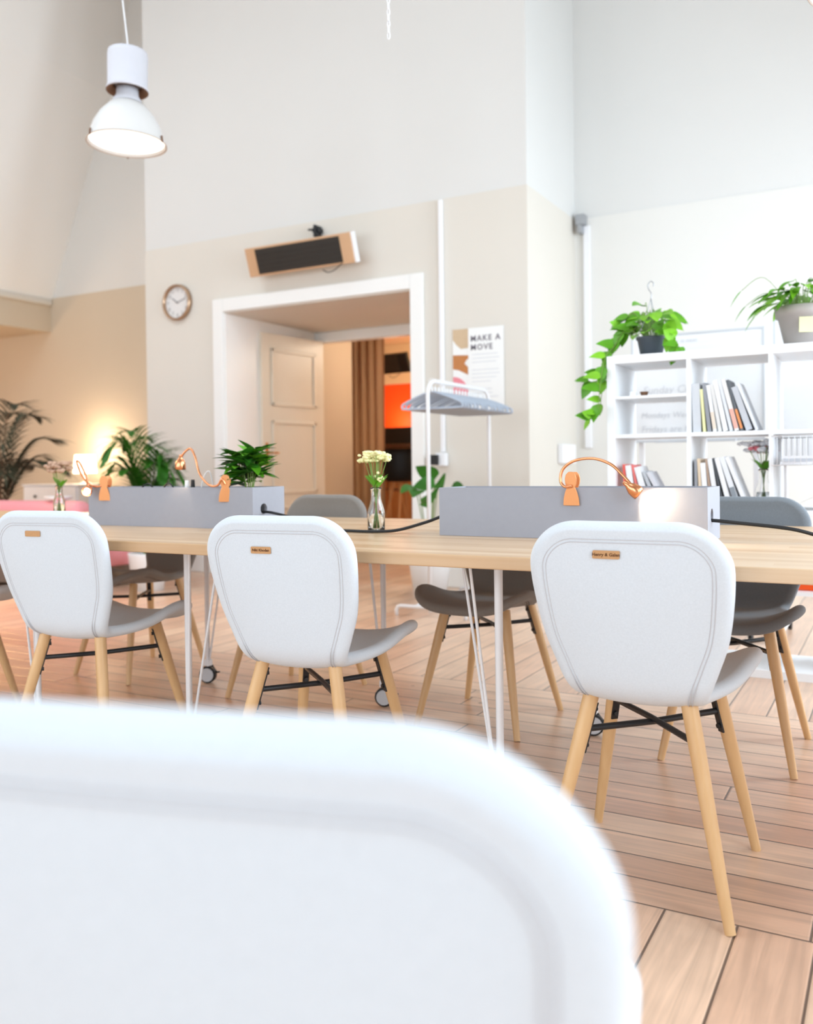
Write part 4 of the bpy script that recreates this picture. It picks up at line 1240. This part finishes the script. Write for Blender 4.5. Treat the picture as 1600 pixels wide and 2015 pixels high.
# wire basket in the third column
def basket():
    x0, x1 = WX(2)+.004, WX(2)+.326; y0, y1 = SY0-.10, SY0+.25; zt_ = z3-tI-.012; zb = zt_-.125
    r = thing('wire_basket', 'white wire basket hung under a bookshelf board, papers inside', 'basket', ((x0+x1)/2, (y0+y1)/2, zb))
    cx, cy = (x0+x1)/2, (y0+y1)/2; hx, hy = (x1-x0)/2, (y1-y0)/2
    bm = B()
    for z in (0, .125): tube(bm, [(-hx, -hy, z), (hx, -hy, z), (hx, hy, z), (-hx, hy, z)], .0028, 6, closed=True)
    for k in range(15):
        x = -hx+2*hx*k/14; tube(bm, [(x, -hy, .125), (x, -hy, 0), (x, hy, 0), (x, hy, .125)], .0013, 5)
    for k in range(1, 13):
        y = -hy+2*hy*k/13; tube(bm, [(-hx, y, .125), (-hx, y, 0), (hx, y, 0), (hx, y, .125)], .0013, 5)
    obj('wire_frame', bm, MT['white_metal'], r)
    rd = random.Random(1)
    pz = .003
    for k in range(3):
        bm = B(); box(bm, -.13, .13, -.11, .13, pz, pz+.012, R3('Z', rd.uniform(-3, 3)))
        q = tag(obj('paper_stack', bm, bmat(((236, 236, 240), (190, 194, 202), (228, 228, 232))[k]), smooth=False),
                ('white', 'bluish grey', 'pale grey')[k]+' stack of papers in the wire basket, '+('lowest', 'middle', 'topmost')[k]+' of three', 'paper', 'papers in the wire basket')
        q.location = (cx, cy, zb); pz += .0125
basket()
# papers on the lower third cell
bm = B()
rows = []
for i in range(11):
    u = i/10; rows.append((-.12+.28*u, .004+.05*sin(pi*u)**1.5))
for (x, z) in rows: pass
vs = [[bm.verts.new((x, y, z)) for y in (-.10, .12)] for x, z in rows]
for a, b_ in zip(vs, vs[1:]): bm.faces.new((a[0], b_[0], b_[1], a[1]))
bmesh.ops.solidify(bm, geom=bm.faces[:], thickness=.0012)
tag(obj('curled_paper', bm, MT['paper']), 'white curled sheet lying on a bookshelf board at the right edge', 'paper').location = (WX(2)+.16, SY0+.18, z2+.0035)
bm = B(); box(bm, 0, .22, 0, .25, 0, .24)
tag(obj('storage_box', bm, MT['orange'], smooth=False, bevel=.006), 'orange-red box in a low bookshelf cell behind the table edge', 'box').location = (WX(2)+.085, SY0+.05, rowz[1]+.0008)

# plants on top of the shelf
def hanging_pothos():
    loc = (-1.05, 4.36, SZT)
    r = thing('hanging_pot_plant', 'trailing green plant in a dark hanging pot with hook on top of the bookshelf', 'plant', loc)
    bm = B(); lathe(bm, [(0, .001), (.050, .001), (.066, .085), (.072, .088), (.072, .098), (.066, .098), (.060, .075), (0, .075)], 32)
    p = obj('plant_pot', bm, MT['pot_grey'], r)
    bm = B(); lathe(bm, [(0, .0755), (.060, .0755), (0, .082)], 24); obj('soil', bm, MT['soil'], p)
    bm = B()
    for k in range(3):
        a = radians(90+120*k); tube(bm, spline([(.07*cos(a), .07*sin(a), .094), (.025*cos(a), .025*sin(a), .20), (0, 0, .29)], 6), .0018, 6)
    hk = [(0, 0, .285), (0, 0, .315)]+[(-.014+.0+.0+.016*cos(q), 0, .345+.018*sin(q)) for q in [radians(-60+240*k/10) for k in range(11)]]
    hk = spline([(0, 0, .285), (.002, 0, .31), (-.012, 0, .335), (-.014, 0, .355), (0, 0, .37), (.013, 0, .358), (.011, 0, .345)], 5)
    tube(bm, hk, .0025, 8)
    obj('hanger_hook', bm, MT['grey_metal'], r)
    bs = B(); rd = random.Random(17); mats = [B(), B()]
    def pleaf(p, d, L_): leaf(mats[rd.random() < .45], p, d, L_, L_*.72, .9, .18, 7, normal=(rd.uniform(-.4, .4), -.8, .9))
    for k in range(46):
        a = rd.uniform(0, 2*pi); rr = rd.uniform(.03, .125); z = rd.uniform(.10, .20)+.07*(.12-rr)/.1
        if a < pi/2 or a > 3*pi/2: rr *= 1.0
        pt = Vector((cos(a)*rr, sin(a)*rr, z))
        tube(bs, spline([(cos(a)*.02, sin(a)*.02, .075), (cos(a)*rr*.7, sin(a)*rr*.7, z+.01), pt], 4), .0016, 5)
        pleaf(pt, Vector((cos(a), sin(a), rd.uniform(-.3, .5))), rd.uniform(.075, .11))
    # trailing runners over the left side of the shelf
    for path in ([(-.03, -.02, .08), (-.12, -.06, .12), (-.165, -.10, .03), (-.20, -.12, -.10), (-.215, -.13, -.22)],
                 [(-.04, 0, .08), (-.12, -.02, .15), (-.17, -.05, .07), (-.2, -.09, -.06), (-.25, -.10, -.11), (-.29, -.10, -.10)],
                 [(-.03, .0, .08), (-.10, -.06, .14), (-.15, -.10, .06), (-.18, -.16, .0), (-.19, -.21, -.12), (-.20, -.23, -.26), (-.235, -.23, -.30)],
                 [(.02, -.02, .08), (.10, -.05, .10), (.13, -.07, .06), (.15, -.09, .03)]):
        P = spline(path, 7); tube(bs, P, .0018, 6)
        for i in range(6, len(P), 3):
            sd = rd.choice((-1, 1))
            pleaf(P[i], Vector((-.5*rd.random()-.1, -.25, sd*.4-.1)), rd.uniform(.07, .10))
        pleaf(P[-1], P[-1]-P[-2], .06)
    obj('stems', bs, MT['stem'], r)
    for b_, mm in zip(mats, ('leaf', 'leaf_lime')): obj('foliage', b_, MT[mm], r)
hanging_pothos()
def shelf_lily():
    loc = (-.385, 4.38, SZT)
    r = thing('potted_lily', 'leafy green plant in a taupe clay pot with yellow note on the bookshelf', 'plant', loc)
    bm = B(); lathe(bm, [(0, .001), (.068, .001), (.098, .135), (.108, .137), (.112, .182), (.100, .182), (.095, .150), (0, .150)], 40)
    p = obj('plant_pot', bm, MT['pot_taupe'], r)
    bm = B(); lathe(bm, [(0, .1505), (.095, .1505), (0, .16)], 24); obj('soil', bm, MT['soil'], p)
    bm = B(); a0 = radians(-92)
    M = T(.105*cos(a0)+.035, .106*sin(a0)+.006, .09) @ R3('X', -12) @ R3('Z', 8)
    box(bm, -.03, .03, -.001, 0, -.035, .035, M); obj('sticky_note', bm, MT['note'], p, smooth=False)
    bs = B(); rd = random.Random(23); mats = [B(), B()]
    for k in range(46):
        a = rd.uniform(0, 2*pi); rr = rd.uniform(.04, .15); z = .20+rd.uniform(.0, .11)*(1.2-rr/.2)
        pt = Vector((cos(a)*rr, sin(a)*rr, z))
        tube(bs, spline([(cos(a)*.03, sin(a)*.03, .15), (cos(a)*rr*.6, sin(a)*rr*.6, z), pt], 4), .0016, 5)
        leaf(mats[rd.random() < .5], pt, (cos(a), sin(a), rd.uniform(-.1, .6)), rd.uniform(.10, .145), rd.uniform(.034, .048), 1.0, .25, 7)
    for (dx, dz_) in ((-.22, .03), (-.18, -.02), (-.24, .10)):
        P = spline([(-.03, -.02, .16), (dx*.6, -.06, .22+dz_), (dx, -.08, .17+dz_)], 6); tube(bs, P, .0014, 5)
        leaf(mats[0], P[-1], P[-1]-P[-3], .09, .022, .8, .25, 6)
    obj('stems', bs, MT['stem'], r)
    for b_, mm in zip(mats, ('leaf', 'leaf_lime')): obj('foliage', b_, MT[mm], r)
shelf_lily()

# whiteboards behind the shelf
def whiteboard(x0, x1, z0, z1, y, label, lines):
    r = thing('whiteboard', label, 'whiteboard', ((x0+x1)/2, y, 0), 0, 'whiteboards behind the bookshelf')
    w = x1-x0
    obj('board', box(B(), -w/2+.012, w/2-.012, 0, .014, z0+.012, z1-.012), MT['whiteboard'], r, smooth=False)
    bm = B()
    for a in ((-w/2, -w/2+.012, z0, z1), (w/2-.012, w/2, z0, z1), (-w/2+.012, w/2-.012, z0, z0+.012), (-w/2+.012, w/2-.012, z1-.012, z1)): box(bm, a[0], a[1], -.004, .02, a[2], a[3])
    obj('board_frame', bm, MT['castor_disc'], r, smooth=False)
    obj('pen_tray', box(B(), -w*.3, w*.3, -.05, -.005, z0-.004, z0+.008), MT['castor_disc'], r, smooth=False)
    for sx in (-1, 1):
        bm = B(); xx = sx*(w/2-.05)
        box(bm, xx-.015, xx+.015, .021, .051, .09, z1); box(bm, xx-.018, xx+.018, -.25, .30, .06, .09)
        st = obj('stand', bm, MT['white_metal'], r, smooth=False, bevel=.003)
        bm = B()
        for yy in (-.22, .27): lathe(bm, [(0, -.011), (.026, -.011), (.029, -.008), (.029, .008), (.026, .011), (0, .011)], 24, T(xx, yy, .03) @ R3('Y', 90))
        obj('castors', bm, MT['black_rubber'], st, auto=40)
    for i, (s, px, pz, sz) in enumerate(lines):
        text_mesh('handwriting', s, sz, MT['text_grey'], T(px, -.0012, pz) @ R3('X', 90), r, ext=.0004, align='LEFT', shear=.2)
whiteboard(-1.37, -.64, 1.08, 1.70, 5.2, 'whiteboard on castors seen through the left bookshelf cells', [
    ('what is next', -.16, 1.655, .034), ('Sunday Chit Chat', -.30, 1.38, .062), ('order that day', -.29, 1.32, .044), ('Mondays Wednesdays', -.31, 1.235, .046), ('Fridays are for wine', -.31, 1.155, .052)])
whiteboard(-.60, .55, .95, 1.74, 5.23, 'whiteboard on castors behind the right bookshelf cells', [('15:00', -.35, 1.5, .06), ('16:30', -.35, 1.4, .06)])

# ================================================================== LEFT BACKGROUND
def dresser():
    x0, x1, y0, y1, h = -8.98, -8.06, 6.92, 7.40, .81
    r = thing('dresser', 'pale grey-white chest of drawers against the far left wall', 'dresser', ((x0+x1)/2, y0, 0))
    w = x1-x0; d = y1-y0
    bm = B(); box(bm, -w/2, w/2, .02, d, .06, h-.02); 
    for sx in (-1, 1):
        for yy in (.05, d-.05): box(bm, sx*(w/2-.03)-.02, sx*(w/2-.03)+.02, yy-.02, yy+.02, 0, .06)
    obj('carcass', bm, MT['shelf'], r, smooth=False, bevel=.004)
    obj('top', box(B(), -w/2-.015, w/2+.015, 0, d, h-.0195, h), MT['shelf'], r, smooth=False, bevel=.004)
    for k in range(3):
        z = .09+k*.235
        q = obj('drawer', box(B(), -w/2+.02, w/2-.02, .002, .0195, z, z+.22), MT['shelf'], r, smooth=False, bevel=.004)
        for sx in (-.22, .22):
            bm = B(); lathe(bm, [(0, 0), (.008, 0), (.008, .012), (.018, .02), (.014, .028), (0, .03)], 16, T(sx, .0018, z+.11) @ R3('X', 90))
            obj('knob', bm, MT['black_metal'], q)
dresser()
def table_lamp():
    r = thing('table_lamp', 'small lit table lamp glowing on the chest of drawers', 'lamp', (-8.15, 7.12, .811))
    bm = B(); lathe(bm, [(0, 0), (.06, 0), (.062, .012), (.02, .02), (.012, .05), (.02, .08), (.010, .12), (.008, .16), (0, .16)], 28)
    obj('base', bm, MT['pot_white'], r)
    bm = B(); lathe(bm, [(.13, .12), (.11, .33), (.107, .33), (.127, .12)], 36, closed=True)
    obj('lamp_shade', bm, MT['shade'], r)
    bm = B(); lathe(bm, [(0, .17), (.02, .18), (.03, .21), (.02, .24), (0, .245)], 20)
    obj('bulb', bm, MT['bulb'], r)
table_lamp()
point('table_lamp_light', (-8.15, 7.15, 1.22), 12, (1, .80, .56), .05)
# warm lamp out of view under the bulkhead, then a spot added to warm the floor
point('left_bay_lamp', (-9.6, 4.6, 2.2), 45, (1, .66, .38), .12)
sl = bpy.data.lights.new('floor_warming_spot', 'SPOT'); sl.energy = 230; sl.color = (1, .56, .24); sl.spot_size = radians(72); sl.spot_blend = .6; sl.shadow_soft_size = .12
so = bpy.data.objects.new('floor_warming_spot', sl); COL.objects.link(so); so.location = (-7.2, 4.5, 1.9)
so.rotation_euler = (Vector((-4.1, 3.3, 0))-Vector((-7.2, 4.5, 1.9))).to_track_quat('-Z', 'Y').to_euler()
def sofa():
    r = thing('pink_sofa', 'pink upholstered sofa seen from behind beyond the left end of the table', 'sofa', (-6.6, 4.85, 0), radians(0))
    def cush(nm, x0, x1, y0, y1, z0, z1, bv=.05):
        obj(nm, box(B(), x0, x1, y0, y1, z0, z1), MT['pink'], r, bevel=bv, auto=60).modifiers['bevel'].segments = 5
    cush('seat_base', -.86, .86, .185, .86, .16, .36, .03)
    cush('seat_cushion', -.70, .70, .19, .84, .365, .47, .035)
    cush('backrest', -.94, .94, 0, .18, .18, .715, .07)
    cush('armrest', -.94, -.87, .185, .84, .16, .58, .03); cush('armrest', .87, .94, .185, .84, .16, .58, .03)
    obj('plinth', box(B(), -.93, .93, .004, .85, .03, .179), MT['pot_brown'], r, smooth=False, bevel=.006, label='dark taupe base panel')
    for sx in (-.8, .8):
        for yy in (.1, .75):
            obj('leg', tube(B(), [(sx, yy, 0), (sx, yy, .0295)], [.02, .02], 12), MT['black'], r, auto=40)
sofa()
bm = B(); lathe(bm, [(0, 0), (.05, .0), (.10, .015), (.115, .035), (.11, .037), (.09, .02), (0, .008)], 32)
tag(obj('white_dish', bm, MT['pot_white']), 'white oval dish lying on the back of the pink sofa', 'dish').location = (-5.98, 4.95, .716)
def side_table():
    r = thing('side_table', 'small brown side table between the pink sofa and the dresser', 'table', (-6.0, 5.95, 0))
    bm = B(); lathe(bm, [(0, .60), (.24, .60), (.25, .615), (.24, .63), (0, .63)], 36); obj('tabletop', bm, MT['stool_wood'], r, auto=40)
    for k in range(3):
        a = radians(30+120*k); obj('leg', tube(B(), [(.1*cos(a), .1*sin(a), .6), (.2*cos(a), .2*sin(a), 0)], [.014, .01], 10), MT['stool_wood'], r, auto=40)
side_table()
def armchair():
    r = thing('armchair', 'dark grey round-backed armchair behind the green palm', 'chair', (-6.75, 6.9, 0), radians(20))
    bm = B(); n = 20; rows = []
    for z, rr in ((.42, .30), (.6, .32), (.76, .33), (.84, .325)):
        rows.append([(rr*cos(a), rr*sin(a), z+(0 if z < .8 else -.05*abs(cos(a)))) for a in [radians(-20+220*k/n) for k in range(n+1)]])
    V = [[bm.verts.new(p) for p in row] for row in rows]
    for a, b_ in zip(V, V[1:]):
        for k in range(n): bm.faces.new((a[k], a[k+1], b_[k+1], b_[k]))
    bmesh.ops.solidify(bm, geom=bm.faces[:], thickness=.05)
    obj('backrest', bm, MT['fabric_dark'], r, bevel=.01)
    bm = B(); lathe(bm, [(0, .36), (.26, .36), (.285, .38), (.285, .44), (.25, .47), (0, .48)], 32); obj('seat', bm, MT['fabric_dark'], r)
    for sx, sy in ((-1, -1), (1, -1), (-1, 1), (1, 1)): obj('leg', tube(B(), [(sx*.17, sy*.17, .36), (sx*.22, sy*.22, 0)], [.016, .010], 10), MT['stool_wood'], r, auto=40)
armchair()

# ================================================================== ROOM BEYOND THE DOOR
bm = B(); n = 60; v0, v1 = [], []
for k in range(n+1):
    u = k/n; x = -5.56+.34*u; y = 8.74+.16*u+.035*sin(u*pi*9)+.012*sin(u*31)
    v0.append(bm.verts.new((x, y, .03))); v1.append(bm.verts.new((x+(.03*(u-.5)), y, 2.48)))
for k in range(n): bm.faces.new((v0[k], v0[k+1], v1[k+1], v1[k]))
bmesh.ops.solidify(bm, geom=bm.faces[:], thickness=.006)
cur = thing('curtain', 'brown curtain gathered at the side beyond the doorway', 'curtain', (0, 0, 0))
obj('drape', bm, MT['curtain'], cur)
bm = B(); tube(bm, [(-5.6, 8.80, 2.5), (-3.31, 8.80, 2.5)], .014, 12)
obj('rod', bm, MT['black_metal'], cur)
heater('radiant_heater', (-5.55, 9.6, 2.12), .62, (radians(24), 0, radians(-8)), 'black ceiling heater in the orange room beyond the doorway')
for o in COL.objects:
    if o.name.startswith('radiant_heater') and o.location.y > 9:
        for c in list(o.children):
            if c.name.startswith(('casing', 'end_cap')): c.data.materials[0] = MT['black']
        bmq = B() if c.name.startswith('casing') else None
        if bmq is not None:
            for sx in (-.2, .2): tube(bmq, [(sx, .03, .22), (sx, .263, .592)], .008, 8)
            obj('ceiling_mount', bmq, MT['black_metal'], o)
bt = thing('bar_counter', 'dark high counter shelf against the orange room, bar stools before it', 'counter', (-5.3, 9.75, 0))
obj('countertop', box(B(), -1.3, 1.9, -.2, .25, 1.20, 1.25), wood('dark_wood', srgb(70, 44, 26), srgb(96, 62, 38), .5, axis='X'), bt, smooth=False, bevel=.004)
obj('counter_front', box(B(), -1.25, 1.85, .0, .2, 0, 1.1995), MT['stool_wood'], bt, smooth=False)
bm = B(); box(bm, -5.95, -5.25, 9.72, 9.95, 1.2508, 1.46)
tag(obj('dark_crate', bm, MT['black'], smooth=False, bevel=.01), 'black box standing on the counter in the orange room', 'box')
def stool(loc, rz, label):
    r = thing('bar_stool', label, 'stool', loc, rz, 'bar stools beyond the doorway')
    bm = B(); n = 18; rows = []
    prof = [(.16, .80, .0), (.20, .815, .3), (.225, .86, .6), (.235, .95, .9), (.23, 1.08, 1.), (.21, 1.16, 1.)]
    for (rr, z, f) in prof:
        rows.append([bm.verts.new((rr*cos(a), rr*sin(a)*(.95), z-(.0 if sin(a) > 0 else min(1, -sin(a)*1.2)*f*(z-.86 if z > .86 else 0)))) for a in [2*pi*k/n for k in range(n)]])
    for a, b_ in zip(rows, rows[1:]):
        for k in range(n): bm.faces.new((a[k], a[(k+1) % n], b_[(k+1) % n], b_[k]))
    bm.faces.new(rows[0][::-1])
    bmesh.ops.solidify(bm, geom=bm.faces[:], thickness=.012)
    obj('seat_shell', bm, MT['black'], r)
    for sx in (-1, 1):
        for sy in (-1, 1): obj('leg', tube(B(), [(sx*.07, sy*.07, .80), (sx*.21, sy*.21, 0)], [.014, .011], 10), MT['stool_wood'], r, auto=40)
    bm = B(); q = .155
    tube(bm, [(-q, -q, .30), (q, -q, .30), (q, q, .30), (-q, q, .30)], .007, 8, closed=True)
    tube(bm, [(-.09, -.09, .70), (.09, .09, .70)], .006, 6); tube(bm, [(.09, -.09, .70), (-.09, .09, .70)], .006, 6)
    obj('footrest', bm, MT['black_metal'], r)
    return r
stool((-4.82, 8.62, 0), radians(150), 'black shell bar stool with wooden legs, nearer one beyond the doorway')
stool((-5.32, 9.16, 0), radians(170), 'black shell bar stool behind the nearer one, close to the curtain')
